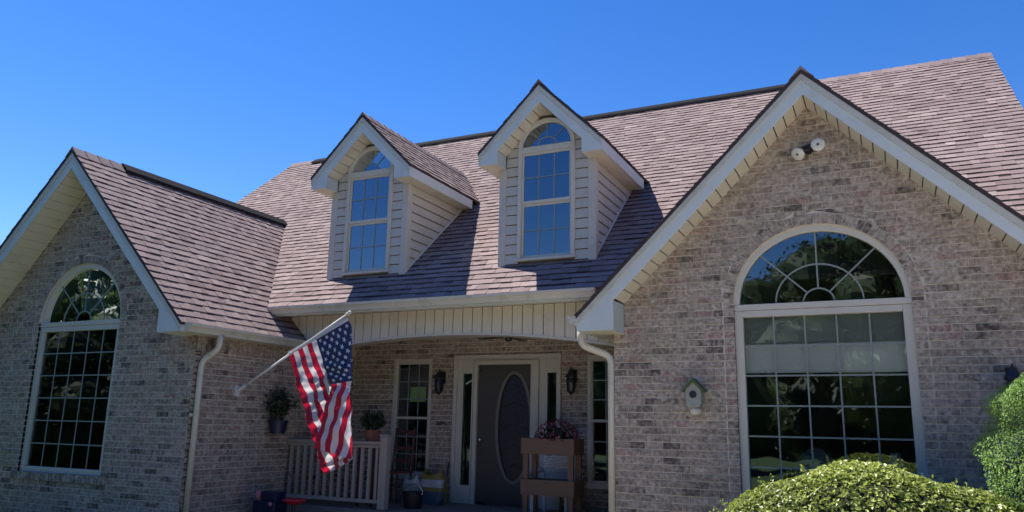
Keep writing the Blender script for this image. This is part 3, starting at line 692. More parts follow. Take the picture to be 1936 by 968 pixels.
# ------------------------------------------------------------------ dormers
def dormer(xc, seed):
    yr = ymain(DZA); roof = MB(); yo = DYF-.025
    for sg in (-1, 1):
        zt = DZA-DHW; ye = ymain(zt)
        poly = [(xc+sg*DHW, yo, zt), (xc, yo, DZA), (xc, yr+.05, DZA), (xc+sg*DHW, ye+.05, zt)]
        top = [(x, q, z-.022) for x, q, z in poly]; bot = [(x, q, z-.06) for x, q, z in poly]
        roof.hexa(top, bot)
    dm = roof.build('dormer', M['shingle_edge'], house)
    ps = Pieces(dm, 'shingle', 'shingles', M['shingle']); SHINGLES.append(ps)
    for sg in (-1, 1):
        sd = Vector((-sg, 0, 1)).normalized(); nn = Vector((sg, 0, 1)).normalized()
        def keep(c, hu):
            lim = ymain(c.z)+.04; return (0, lim-yo) if c.y-abs(hu.y) < lim else False
        shingle_field(ps, (xc+sg*(DHW+.01), yo, DZA-DHW-.034), (0, 1, 0), sd, nn, yr+.3-yo, sqrt(2)*DHW, keep, seed=seed+sg)
    ridge_caps(dm, 'y', xc, DZA, yo+.02, yr-.02, .11)
    rake_trim(dm, xc, DYF, DYW, DZA, 1.0, DHW, DHIN, DZB, DFT, ymain(DZB)-.02)
    for sg in (-1, 1):                                 # eave soffit edge: trim the fascia where it meets the roof is hidden by the roof itself
        X = lambda d: xc+sg*d
        # side wall sheathing and lap boards
        b = MB(); x0, x1 = sorted((X(DWW-.06), X(DWW-.025))); b.prism([(DYW+.02, zmain(DYW)-.1), (ymain(DZB)+.1, DZB), (DYW+.02, DZB)], 'x', x0, x1); b.build('side_wall', M['groove'], dm)
        z = zmain(DYW)-.02
        while z < DZB-.01:
            zb, zt = z+.006, min(z+.136, DZB); ya0 = DYW+.105; y1b, y1t = ymain(zb)+.03, ymain(zt)+.03
            if y1t > ya0:
                y1b = max(y1b, ya0+.01); b = MB(); xo, xi, xk = X(DWW-.001), X(DWW-.020), X(DWW-.03)
                b.hexa([(xo, ya0, zb), (xo, y1b, zb), (xi, y1t, zt), (xi, ya0, zt)], [(xk, ya0, zb), (xk, y1b, zb), (xk, y1t, zt), (xk, ya0, zt)]); b.build('siding_board', M['siding'], dm)
            z += .142
        b = MB(); x0, x1 = sorted((X(DWW-.105), X(DWW+.006))); b.box(x0, x1, DYW-.012, DYW+.012, zmain(DYW)-.02, DZB+.004)
        x0, x1 = sorted((X(DWW-.012), X(DWW+.006))); b.box(x0, x1, DYW+.0125, DYW+.104, zmain(DYW)+.005, DZB+.004); bevel(b.build('corner_post', M['siding'], dm), .004)
        b = MB(); b.hexa([(X(DWW+.004), DYW+.1, zmain(DYW+.1)+.005), (X(DWW+.004), ymain(DZB), DZB+.003), (X(DWW+.004), ymain(DZB), DZB+.035), (X(DWW+.004), DYW+.1, zmain(DYW+.1)+.04)],
                         [(X(DWW-.02), DYW+.1, zmain(DYW+.1)+.005), (X(DWW-.02), ymain(DZB), DZB+.003), (X(DWW-.02), ymain(DZB), DZB+.035), (X(DWW-.02), DYW+.1, zmain(DYW+.1)+.04)]); b.build('step_flashing', M['trim'], dm)
    b = MB(); zbase = zmain(DYW)-.03                    # front wall backing, with the window opening left free
    b.box(xc-.70, xc-.40, DYW+.013, DYW+.05, zbase, 5.95-.6+.0); b.box(xc+.40, xc+.70, DYW+.013, DYW+.05, zbase, 5.35)
    b.prism([(xc-.70, 5.35), (xc-.41, 5.35), (xc-.41, 5.63), (xc-.42, 5.62)], 'y', DYW+.013, DYW+.05); b.prism([(xc+.70, 5.35), (xc+.41, 5.35), (xc+.41, 5.63)], 'y', DYW+.013, DYW+.05)
    b.archring(xc, 5.487, .40, .37, .43, .56, DYW+.013, DYW+.05, 20); b.build('front_wall', M['groove'], dm)
    z = zbase+.03
    while z < 6.0:                                     # front lap boards, cut round the window
        zb, zt = z+.006, z+.136; mid = (zb+zt)/2
        def half(q): return min(.62, DZA-DFT+.03-q)
        def opn(q):
            if q < 5.487: return .425
            return .425*sqrt(max(0, 1-((q-5.487)/.40)**2))
        if z < 3.82: o0 = o1 = .425
        o0, o1 = opn(zb), opn(zt); h0, h1 = half(zb), max(half(zt), 0)
        for sg in (-1, 1):
            if h0-o0 < .015: continue
            X = lambda dd: xc+sg*dd; o1c = min(o1, h1)
            b = MB(); ya, yb, yk = DYW-.010, DYW+.007, DYW+.012
            b.hexa([(X(o0), ya, zb), (X(h0), ya, zb), (X(h1), yb, zt), (X(o1c), yb, zt)], [(X(o0), yk, zb), (X(h0), yk, zb), (X(h1), yk, zt), (X(o1c), yk, zt)]); b.build('siding_board', M['siding'], dm)
        z += .142
    # window unit
    w = MB(); y0, y1 = DYW-.03, DYW+.06; zl = 3.875; a = .345
    w.box(xc-.43, xc-.375, y0, y1, zl, 5.487); w.box(xc+.375, xc+.43, y0, y1, zl, 5.487); w.box(xc-.45, xc+.45, y0-.015, y1, 3.835, zl)
    w.box(xc-.375, xc+.375, y0, y1, 5.40, 5.487); w.archring(xc, 5.487, .37, .338, .432, .40, y0, y1, 30)
    fr = w.build('window_frame', M['frame'], dm); bevel(fr, .004)
    for lo, hi, yy in ((zl, 4.655, DYW+.012), (4.655, 5.40, DYW-.008)):
        s = MB(); s.box(xc-.375, xc-a, yy, yy+.035, lo, hi); s.box(xc+a, xc+.375, yy, yy+.035, lo, hi); s.box(xc-a, xc+a, yy, yy+.035, lo, lo+.042); s.box(xc-a, xc+a, yy, yy+.035, hi-.035, hi)
        bevel(s.build('sash', M['frame'], dm), .003); g = yy+.015; l2, h2 = lo+.042, hi-.035
        cx = [xc-a+2*a*i/3 for i in range(4)]; cz = [l2, (l2+h2)/2, h2]
        for i in range(3):
            for j in range(2): pane_poly(dm, [(cx[i], cz[j]), (cx[i+1], cz[j]), (cx[i+1], cz[j+1]), (cx[i], cz[j+1])], g, M['glass_sky'])
        for i in (1, 2): m = MB(); m.box(cx[i]-.008, cx[i]+.008, g-.005, g-.001, l2, h2); m.build('muntin', M['muntin'], dm)
        m = MB(); m.box(xc-a, xc+a, g-.008, g-.0055, cz[1]-.007, cz[1]+.007); m.build('muntin', M['muntin'], dm)
    g = DYW+.01; el = lambda k, t: (xc+.372*k*cos(t), 5.487+.34*k*sin(t))
    pane_poly(dm, [el(.38, pi*i/10) for i in range(11)], g, M['glass_sky'])
    for q in range(4):
        t0, t1 = q*pi/4, (q+1)*pi/4; pane_poly(dm, [el(.38, t0+(t1-t0)*i/6) for i in range(7)]+[el(1, t1-(t1-t0)*i/6) for i in range(7)], g, M['glass_sky'])
    m = MB(); m.archring(xc, 5.487, .134, .122, .149, .137, g-.005, g-.001, 16); m.build('muntin', M['muntin'], dm)
    for q in (1, 2, 3):
        t = q*pi/4; (x0, z0), (x1, z1) = el(.38, t), el(1, t); nx, nz = -sin(t)*.006, cos(t)*.006
        m = MB(); m.prism([(x0-nx, z0-nz), (x1-nx, z1-nz), (x1+nx, z1+nz), (x0+nx, z0+nz)], 'y', g-.008, g-.0055); m.build('muntin', M['muntin'], dm)
    b = MB(); b.box(xc-.40, xc+.40, DYW+.18, DYW+.20, zbase-.1, 5.85); b.build('dark_backing', M['attic_dark'], dm)  # dark board standing in for the unlit space behind the glass
for k, xc in enumerate(DORM): dormer(xc, 60+10*k)

def behind_hedge(vs):
    c = sum(vs[:4], Vector())/4; p = project(c)
    return (p[0] > 1400 and p[1] > 880) or (c.y > 1.5 and c.z < 3.1) or (p[0] > 1395 and p[0] < 1740 and p[1] > 560 and p[1] < 900)
finish(BRICKS, 300, behind_hedge)
def shingle_hidden(vs):
    c = sum(vs[:4], Vector())/4; d = (CAM-c); n = (vs[1]-vs[0]).cross(vs[3]-vs[0])
    if n.dot(d) <= 0: return True
    for k in range(1, 40):                             # march to the eye: hidden behind a wing or dormer?
        q = c+d*(k*.02)
        if q.y < -1.9: break
        for wg in (WL, WR):
            if q.y > wg['yf'] and q.z < wg['za']-wg['s']*abs(q.x-wg['xc'])-.05 and q.z > wg['za']-wg['s']*abs(q.x-wg['xc'])-3 and abs(q.x-wg['xc']) < wg['hw']: return True
        for xd in DORM:
            if q.y > DYF and abs(q.x-xd) < DHW and q.z < DZA-abs(q.x-xd)-.05 and (q.z > DZB or abs(q.x-xd) < DWW) and q.z > zmain(q.y)+.05: return True
    return False
finish(SHINGLES, 300, shingle_hidden)

#OBJECTS#
# ------------------------------------------------------------------ foliage helpers
def leaf(mb, p, n, size, tone, ratio=.5, rnd=random):
    n = Vector(n).normalized(); a = Vector((rnd.uniform(-1, 1), rnd.uniform(-1, 1), rnd.uniform(-1, 1)))
    e1 = (a-n*a.dot(n)).normalized(); e2 = n.cross(e1); p = Vector(p); L = size; Wd = size*ratio
    mb.t = tone
    mb.add([p-e1*L*.5, p+e2*Wd*.5+n*size*.12, p+e1*L*.5-n*size*.08, p-e2*Wd*.5+n*size*.12], [(0, 1, 2), (0, 2, 3)])
def sph(rnd):
    z = rnd.uniform(-1, 1); t = rnd.uniform(0, 2*pi); r = sqrt(1-z*z); return Vector((r*cos(t), r*sin(t), z))

# ------------------------------------------------------------------ flag on its pole
FY = -.62
flag = empty('flag', (XS, FY, 2.0), 'american flag hanging from a white pole on the left wing wall', 'flag')
b = MB(); p0, p1 = Vector((-7.50, FY, 2.035)), Vector((-5.74, FY, 3.008)); dv = (p1-p0).normalized()
b.tube([p0, p0+dv*.95], .015, 10); b.tube([p0+dv*.95, p1], .0125, 10); pole = b.build('pole', M['white'], flag, True)
b = MB(); b.ball(p1+dv*.035, .026, .026, .026); b.tube([p1-dv*.02, p1+dv*.015], .018, 10); b.build('finial', M['cream'], pole, True)
b = MB(); b.box(XS+.010, XS+.024, FY-.035, FY+.035, 1.94, 2.08); b.tube([p0-dv*.03, p0+dv*.10], .024, 10); b.build('bracket', M['white'], flag)
for k in (.98, 2.0): b = MB(); b.tube([p0+dv*(k-.012), p0+dv*(k+.012)], .021, 10); b.build('clip_ring', M['cream'], flag, True)
def poly(pts, t):
    t = min(max(t, 0), 1)*(len(pts)-1); i = min(int(t), len(pts)-2); f = t-i
    P = lambda k: Vector(pts[max(0, min(len(pts)-1, k))]); a, b_, c, d = P(i-1), P(i), P(i+1), P(i+2)
    return .5*((2*b_)+(c-a)*f+(2*a-5*b_+4*c-d)*f*f+(3*b_-a-3*c+d)*f*f*f)
E0 = [(-6.689, 2.483), (-6.524, 2.121), (-6.357, 1.783), (-6.191, 1.428), (-6.051, 1.128), (-5.963, .961)]
E1 = [(-6.239, 2.685), (-6.076, 2.346), (-5.928, 2.037), (-5.783, 1.735), (-5.642, 1.441), (-5.506, 1.166)]
E2 = [(-6.239, 2.685), (-6.076, 2.346), (-5.895, 2.09), (-5.948, 1.83), (-6.012, 1.55), (-6.074, 1.285)]
E3 = [(-5.728, 2.920), (-5.455, 2.50), (-5.285, 2.165), (-5.345, 1.86), (-5.410, 1.53), (-5.472, 1.165)]
EF = [(2.95, -5.700), (2.821, -5.690), (2.475, -5.634), (2.163, -5.592), (1.869, -5.553), (1.574, -5.530), (1.166, -5.506), (.9, -5.50)]
def fold_x(z):
    for (z0, x0), (z1, x1) in zip(EF, EF[1:]):
        if z <= z0 and z >= z1: return x0+(x1-x0)*(z0-z)/(z0-z1)
    return -5.5
def wr(u, v): return .010*sin(21*v+9*u)+.007*sin(47*v-13*u+1)+.006*sin(30*u+11*v)
def flagpt(side, u, v, lift=0):
    """side 0: the lower six stripes; side 1: canton and the upper seven stripes, folded over in front and round its free edge"""
    if side == 0:
        a, c = poly(E0, v), poly(E1, v); f = u/(6/13); p = a+(c-a)*f; y = FY+.012+(1.6*wr(u, v)+.006*sin(80*v+14*u)+.004*sin(120*v-31*u))*min(1, v*4)+.035*sin(pi*min(f*1.0, 1))*min(1, v*3)
        return Vector((p.x, y-lift, p.y))
    a, c = poly(E2, v), poly(E3, v); f = (u-6/13)/(7/13); p = a+(c-a)*f; x = p.x; y = FY+.012-.075*min(1, max(0, v-.1)*2.6)+1.3*wr(u, v)*min(1, v*4)
    y -= .03*sin(pi*f)*min(1, v*3); xe = fold_x(p.y); s = 1
    if x > xe: o = x-xe; x = xe+.012*sin(min(1, o/.03)*pi/2)-max(0, o-.02)*.75; y += .02*min(1, o/.02)+.055*min(1, o/.25); s = -1
    elif x > xe-.05: y += .012*(1-(xe-x)/.05)**2
    return Vector((x, y-lift*s, p.y))
cl = MB(); NV = 90
for side, u0, u1, ns in ((0, 0, 6, 6), (1, 6, 13, 7)):
    sub = 5; nu = ns*sub; base = len(cl.V); V = []
    for j in range(NV+1):
        for i in range(nu+1): V.append(flagpt(side, (u0+i/sub)/13, j/NV))
    cl.V += [tuple(v) for v in V]
    for j in range(NV):
        for i in range(nu):
            k = base+j*(nu+1)+i; cl.F.append([k, k+1, k+nu+2, k+nu+1]); st = u0+i//sub
            cl.MI.append(2 if (side == 1 and (j+.5)/NV < .4) else (0 if st % 2 == 0 else 1)); cl.T.append(.5)
cloth = cl.build('cloth', [M['flag_red'], M['flag_white'], M['flag_blue']], flag, True)
hd = MB()                                              # white heading along the pole
for i in range(20):
    t0, t1 = i/20, (i+1)/20; A = Vector((-6.689, FY, 2.483)); B = Vector((-5.728, FY, 2.920)); up = Vector((-.012, 0, .045))
    q = [A+(B-A)*t0, A+(B-A)*t1, A+(B-A)*t1+up, A+(B-A)*t0+up]; hd.hexa([v+Vector((0, -.004, 0)) for v in q], [v+Vector((0, .004, 0)) for v in q])
hd.build('heading', M['flag_white'], flag)
st = MB()
for r in range(9):                                     # 50 stars, rows of 6 and 5
    for c in range(6 if r % 2 == 0 else 5):
        v0 = .4*((c*2+1+(r % 2))/12); u0 = 1-(7/13)*((r+1)/10); vs = []
        for k in range(10):
            t = pi/2+k*pi/5; rr = (1 if k % 2 == 0 else .42); vs.append(flagpt(1, u0+rr*.029*cos(t), max(0.004, v0+rr*.019*sin(t)), .004))
        c0 = flagpt(1, u0, v0, .0045); st.add([c0]+vs, [(0, 1+k, 1+(k+1) % 10) for k in range(10)])
tag(st.build('stars', M['star'], cloth), kind='stuff')

# ------------------------------------------------------------------ wall lanterns
def lantern(x, y, z, label, group='black wall lanterns'):
    o = empty('wall_lantern', (x, y, z), label, 'lantern', group)
    b = MB(); b.box(x-.05, x+.05, y-.02, y-.0085, z-.02, z+.17); b.tube([(x, y-.02, z+.12), (x, y-.07, z+.17), (x, y-.11, z+.15)], .012, 8); b.build('bracket', M['black'], o)
    b = MB(); c = (x, y-.12, z); b.lathe([(.02, .165), (.035, .15), (.085, .06), (.082, .05), (.0, .05)], c, 8); b.lathe([(.015, .20), (.012, .165)], c, 8); b.build('lantern_roof', M['black'], o)
    b = MB(); b.lathe([(.055, .05), (.062, -.02), (.05, -.14)], c, 8); b.build('lantern_glass', M['glass_lead'], o)
    for k in range(4):
        t = pi/4+k*pi/2; b = MB(); b.tube([(x+.062*cos(t), y-.12+.062*sin(t), z+.05), (x+.068*cos(t), y-.12+.068*sin(t), z-.02), (x+.055*cos(t), y-.12+.055*sin(t), z-.14)], .007, 6); b.build('lantern_rib', M['black'], o)
    b = MB(); b.lathe([(.062, -.14), (.062, -.155), (.03, -.175), (.008, -.20)], c, 8); b.build('lantern_base', M['black'], o)
    b = MB(); b.lathe([(.014, -.13), (.014, -.04), (.004, -.02)], c, 8); b.build('candle', M['door_mould'], o)
lantern(-5.80, WALL_Y, 2.27, 'black lantern on porch wall between left window and door')
lantern(-3.57, WALL_Y, 2.27, 'black lantern on porch wall right of the front door')
lantern(1.68, 0.0, 2.08, 'black lantern on right gable wall above the conifer')

# ------------------------------------------------------------------ twin floodlight in the right gable
o = empty('floodlight', (0, 0, 4.68), 'twin-bulb white floodlight on dark mount in the right gable peak', 'floodlight')
b = MB(); b.tube([(0, -.008, 4.69), (0, -.035, 4.69)], .055, 16); b.tube([(0, -.035, 4.69), (0, -.07, 4.69)], .03, 12)
b.tube([(0, -.06, 4.70), (.06, -.09, 4.71)], .026, 10); b.tube([(0, -.06, 4.68), (-.055, -.09, 4.665)], .024, 10); b.build('mount', M['black'], o)
for c, d in (((.105, -.135, 4.69), Vector((.12, -1, -.12))), ((-.10, -.125, 4.62), Vector((-.45, -.75, -.65)))):
    d.normalize(); c = Vector(c); b = MB(); b.tube([c-d*.10, c-d*.05, c, c+d*.02, c+d*.028], [.026, .034, .072, .074, .062], 18); bl = b.build('bulb', M['bulb'], o, True)
    b = MB(); b.tube([c+d*.029, c+d*.035], [.016, .012], 10); b.build('bulb_centre', M['groove'], bl)
    b = MB(); b.tube([c-d*.14, c-d*.09], .03, 12); b.build('socket', M['black'], o)

# ------------------------------------------------------------------ birdhouse
bx, bz = -1.335, 1.98
o = empty('birdhouse', (bx, 0, 1.80), 'small grey birdhouse with mossy green roof on right gable wall', 'birdhouse')
b = MB(); b.prism([(bx-.085, bz-.10), (bx-.055, bz-.135), (bx+.055, bz-.135), (bx+.085, bz-.10), (bx+.09, bz+.06), (bx, bz+.15), (bx-.09, bz+.06)], 'y', -.17, -.012); bevel(b.build('body', M['birdgrey'], o), .012, 2)
for sg in (-1, 1):
    b = MB(); b.prism([(bx, bz+.185), (bx+sg*.125, bz+.055), (bx+sg*.115, bz+.035), (bx, bz+.152)], 'y', -.20, -.011); b.build('roof_board', M['moss'], o)
b = MB(); b.tube([(bx, -.1705, bz+.01), (bx, -.176, bz+.01)], .042, 20); b.build('entrance_hole', M['black'], o)
b = MB(); b.archring(bx, bz+.01, .042, .042, .052, .052, -.178, -.1702, 24, 0, 2*pi); b.build('entrance_ring', M['birdgrey'], o)
b = MB(); b.lathe([(.05, 0), (.062, -.015), (.062, -.05), (.045, -.07)], (bx+.01, -.10, bz-.136), 14); b.build('base_cup', M['cream'], o)
b = MB(); b.tube([(bx+.02, -.16, bz-.165), (bx+.055, -.20, bz-.155)], .01, 8); b.build('perch', M['cream'], o)

# ------------------------------------------------------------------ porch railing
o = empty('porch_railing', (-6.6, .5, FLOOR), 'beige vinyl porch railing with square balusters and end post', 'railing')
b = MB(); b.box(XS+.012, -5.86, .455, .545, 1.315, 1.36); b.box(XS+.012, -5.86, .475, .525, 1.27, 1.3145); bevel(b.build('top_rail', M['rail'], o), .008, 2)
b = MB(); b.box(XS+.012, -5.86, .475, .525, .53, .575); b.build('bottom_rail', M['rail'], o)
x = XS+.10
while x < -5.9: b = MB(); b.box(x-.02, x+.02, .48, .52, .5755, 1.2695); b.build('baluster', M['rail'], o); x += .128
b = MB(); b.box(-5.86, -5.745, .443, .557, FLOOR, 1.43); b.box(-5.868, -5.737, .435, .565, 1.43, 1.458); b.add([(-5.865, .438, 1.4585), (-5.74, .438, 1.4585), (-5.74, .562, 1.4585), (-5.865, .562, 1.4585), (-5.8025, .5, 1.475)], [(0, 1, 4), (1, 2, 4), (2, 3, 4), (3, 0, 4)]); bevel(b.build('post', M['rail'], o), .005)

# ------------------------------------------------------------------ pots and plants on the porch
def pot_plant(name, label, c, r0, r1, h, potmat, n, spread, height, seed, leafm, lsize, round_=True):
    o = empty(name, c, label, 'plant'); rnd = random.Random(seed); b = MB()
    seg = 20 if round_ else 20
    b.lathe([(r0*.9, 0), (r0, .005), (r1, h*.9), (r1*1.08, h*.9), (r1*1.08, h), (r1*.9, h), (r1*.85, h*.85)], c, seg); b.build('pot', potmat, o, False)
    f = MB(); stx = MB()
    for k in range(n):
        t = rnd.uniform(0, 2*pi); q = rnd.uniform(.1, 1); top = Vector((c[0]+spread*q*cos(t), c[1]+spread*q*sin(t), c[2]+h+height*rnd.uniform(.45, 1)*(1-.35*q*q)))
        base = Vector((c[0]+r1*.4*cos(t), c[1]+r1*.4*sin(t), c[2]+h*.85)); mid = (base+top)/2+Vector((0, 0, .05))
        stx.tube([base, mid, top], .0035, 4)
        for i in range(9):
            s = rnd.uniform(.35, 1.05); p = base+(top-base)*s+Vector((0, 0, .1*s*(1-s)))+sph(rnd)*.03; leaf(f, p, sph(rnd)+Vector((0, 0, .4)), lsize*rnd.uniform(.6, 1.3), rnd.random(), .4, rnd)
    stx.build('stems', M['twig'], o); tag(f.build('leaves', leafm, o), kind='stuff'); return o
o = pot_plant('hanging_planter', 'dark blue hanging pot with spiky green plant on left wing side wall', (-7.40, .09, 1.435), .105, .135, .19, M['navy'], 46, .27, .48, 5, M['pot_leaf'], .09)
b = MB(); b.tube([(XS+.01, .09, 2.33), (-7.40, .09, 2.35), (-7.40, .09, 2.30)], .006, 6)
for t in (0, 2.1, 4.2): b.tube([(-7.40+.14*cos(t), .09+.14*sin(t), 1.62), (-7.40, .09, 2.31)], .0025, 4)
b.build('hanger', M['black'], o)
pot_plant('potted_plant', 'terracotta pot with dark leafy plant behind the porch railing beside the flag', (-6.26, .82, 1.31), .085, .115, .20, M['terracotta'], 40, .22, .30, 8, M['pot_leaf'], .10)
o = empty('plant_pedestal', (-6.26, .82, FLOOR), 'dark wooden stand carrying the terracotta pot behind the railing', 'stand')
b = MB(); b.box(-6.41, -6.11, .67, .97, 1.28, 1.31); b.build('top', M['redwood'], o)
for dx in (-.12, .12):
    for dy in (-.12, .12): b = MB(); b.box(-6.26+dx-.015, -6.26+dx+.015, .82+dy-.015, .82+dy+.015, FLOOR, 1.28); b.build('leg', M['redwood'], o)

# ------------------------------------------------------------------ wooden tiered stand with flowers
o = empty('wooden_stand', (-3.56, 1.15, FLOOR), 'brown wooden two-tier plant stand in front of the door', 'stand')
x0, x1, y0, y1 = -3.95, -3.18, 1.0, 1.38
for zz in ((1.25, 1.458), (.72, .922)):
    b = MB(); b.box(x0, x1, y0, y0+.022, *zz); bevel(b.build('front_board', M['wood'], o), .004)
    b = MB(); b.box(x0, x1, y1-.022, y1, *zz); b.build('back_board', M['wood'], o)
    for xa in (x0, x1-.022): b = MB(); b.box(xa, xa+.022, y0+.0225, y1-.0225, *zz); b.build('side_board', M['wood'], o)
    b = MB(); b.box(x0+.023, x1-.023, y0+.023, y1-.023, zz[0]+.01, zz[0]+.03); b.build('tray_floor', M['wood'], o)
for xa in (x0+.023, x1-.095):
    for ya in (y0+.023, y1-.075): b = MB(); b.box(xa, xa+.072, ya, ya+.05, FLOOR, 1.45); b.build('leg', M['wood'], o)
o = empty('flower_pot', (-3.5, 1.18, 1.29), 'pink and red flowers in a bowl on the brown wooden stand', 'plant')
b = MB(); b.lathe([(.10, 0), (.17, .16), (.18, .17), (.16, .15)], (-3.5, 1.18, 1.282), 18); b.build('bowl', M['cream'], o)
rnd = random.Random(31); f = MB(); pt = MB()
for k in range(420):
    d = sph(rnd); d.z = abs(d.z); q = rnd.uniform(.3, 1); p = Vector((-3.5+.30*d.x*q, 1.18+.2*d.y*q, 1.42+.27*d.z*q)); leaf(f, p, d+sph(rnd)*.6, rnd.uniform(.04, .08), rnd.random(), .45, rnd)
for k in range(260):
    d = sph(rnd); d.z = abs(d.z); p = Vector((-3.5+.32*d.x, 1.18+.22*d.y, 1.43+.28*d.z)); leaf(pt, p, d+sph(rnd)*.5, rnd.uniform(.03, .055), rnd.random(), .8, rnd)
tag(f.build('leaves', M['pot_leaf'], o), kind='stuff'); tag(pt.build('petals', M['petal'], o), kind='stuff')

# ------------------------------------------------------------------ white wicker chair behind the stand
o = empty('wicker_chair', (-3.62, 1.55, FLOOR), 'white wicker armchair partly hidden behind the brown wooden stand', 'chair')
cx, cy = -3.66, 1.50; b = MB()
for i in range(22):                                    # arched back of woven strands
    t = i/21; x = cx-.27+.54*t; h = 1.26-.30*(2*t-1)**2; b.tube([(x, cy+.24, FLOOR+.38), (x, cy+.28, h)], .011, 6)
for j in range(12):
    z = FLOOR+.42+j*.033; b.tube([(cx-.27, cy+.25, z), (cx, cy+.262, z), (cx+.27, cy+.25, z)], .012, 6)
b.build('back', M['wicker'], o)
b = MB(); b.tube([(cx-.29+.58*i/16, cy+.275, 1.275-.30*(2*i/16-1)**2) for i in range(17)], .024, 8); b.build('back_rim', M['wicker'], o, True)
b = MB(); b.box(cx-.27, cx+.27, cy-.22, cy+.26, FLOOR+.34, FLOOR+.40); bevel(b.build('seat', M['wicker'], o), .02, 2)
for sg in (-1, 1):
    b = MB(); b.tube([(cx+sg*.29, cy+.27, 1.02), (cx+sg*.33, cy+.1, .99), (cx+sg*.35, cy-.14, .96), (cx+sg*.34, cy-.24, .88), (cx+sg*.31, cy-.25, FLOOR+.36)], .034, 8); b.build('arm', M['wicker'], o, True)
    for j in range(7): k = MB(); yy = cy-.2+j*.07; k.tube([(cx+sg*.29, yy, FLOOR+.38), (cx+sg*.335, yy, .96)], .012, 6); k.build('arm_strand', M['wicker'], o)
    for ya in (-.2, .24): k = MB(); k.tube([(cx+sg*.25, cy+ya, FLOOR), (cx+sg*.25, cy+ya, FLOOR+.35)], .022, 8); k.build('leg', M['wicker'], o)

# ------------------------------------------------------------------ red wooden chair by the left porch window
o = empty('wooden_chair', (-6.33, 1.62, FLOOR), 'dark red slat-back wooden chair in front of left porch window', 'chair')
cx, cy = -6.31, 1.50
for sg in (-1, 1):
    b = MB(); b.tube([(cx+sg*.17, cy+.2, FLOOR), (cx+sg*.17, cy+.2, FLOOR+.45), (cx+sg*.165, cy+.27, 1.545)], .018, 8); b.build('back_post', M['redwood'], o)
    b = MB(); b.tube([(cx+sg*.18, cy-.18, FLOOR), (cx+sg*.18, cy-.18, FLOOR+.43)], .018, 8); b.build('leg', M['redwood'], o)
for z in (1.49, 1.24, 1.05): b = MB(); b.box(cx-.155, cx+.155, cy+.235, cy+.255, z-.025, z+.025); b.build('slat', M['redwood'], o)
b = MB(); b.box(cx-.21, cx+.21, cy-.21, cy+.21, FLOOR+.43, FLOOR+.46); b.build('seat', M['redwood'], o)

# ------------------------------------------------------------------ bags, bucket, rod
def bag(name, label, c, w, d, h, mats, seed, group=None):
    rnd = random.Random(seed); o = MB(); nu, nv = 28, 16
    for j in range(nv+1):
        t = j/nv; z = h*t; k = 1-.10*(2*t-1)**4-(.25*max(0, t-.8)/.2)
        for i in range(nu):
            a = 2*pi*i/nu; ca, sa = cos(a), sin(a); q = (abs(ca)**4+abs(sa)**4)**-.25; cr = 1+rnd.uniform(-.035, .035)*(1+2*t)+.05*sin(5*a+9*t)
            zz = z+(.09*abs(ca)**3*rnd.uniform(.5, 1.1) if t > .93 else 0)-(.03*rnd.random() if t > .9 else 0)
            o.V.append((c[0]+w/2*q*ca*k*cr, c[1]+d/2*q*sa*cr*(1-.5*max(0, t-.6)), c[2]+zz)); 
    for j in range(nv):
        for i in range(nu):
            o.F.append([j*nu+i, j*nu+(i+1) % nu, (j+1)*nu+(i+1) % nu, (j+1)*nu+i]); t = (j+.5)/nv
            front = sin(2*pi*(i+.5)/nu) < -.3; o.MI.append(0 if t > .8 or not front else (1 if t > .55 else (2 if t < .42 else 0))); o.T.append(.5)
    ob = o.build(name, mats, None, True); ob.location = (0, 0, 0)
    return tag(ob, label, 'bag', group)
bag('feed_bag', 'open yellow and white sack on the porch left of the door', (-5.67, 1.62, FLOOR), .40, .24, .44, [M['bag'], M['bag_white'], M['bag_blue']], 3)
bag('crumpled_bag', 'small crumpled grey sack leaning beside the yellow sack', (-5.98, 1.50, FLOOR), .26, .2, .36, [M['bag_white'], M['grey_band'], M['grey_band']], 4)
o = empty('bucket', (-5.50, .95, FLOOR), 'dark bucket with bright metal handle behind the railing post', 'bucket')
b = MB(); b.lathe([(.12, 0), (.16, .22), (.168, .225), (.15, .21), (.11, .02)], (-5.60, .95, FLOOR), 20); b.build('pail', M['black'], o, False)
b = MB(); b.tube([(-5.60-.16*cos(t), .95, FLOOR+.20+.13*sin(t)) for t in [pi*i/12 for i in range(13)]], .008, 8); b.build('handle', M['chrome'], o, True)
for t in (0, pi): b = MB(); b.ball((-5.60+.163*cos(t), .93, FLOOR+.20), .016, .016, .016); b.build('handle_pivot', M['chrome'], o, True)
b = MB(); b.tube([(-5.60, 1.80, FLOOR), (-5.60, 1.93, 1.05)], .012, 8); tag(b.build('walking_stick', M['black'], None, True), 'thin black stick leaning beside the white door frame', 'stick')

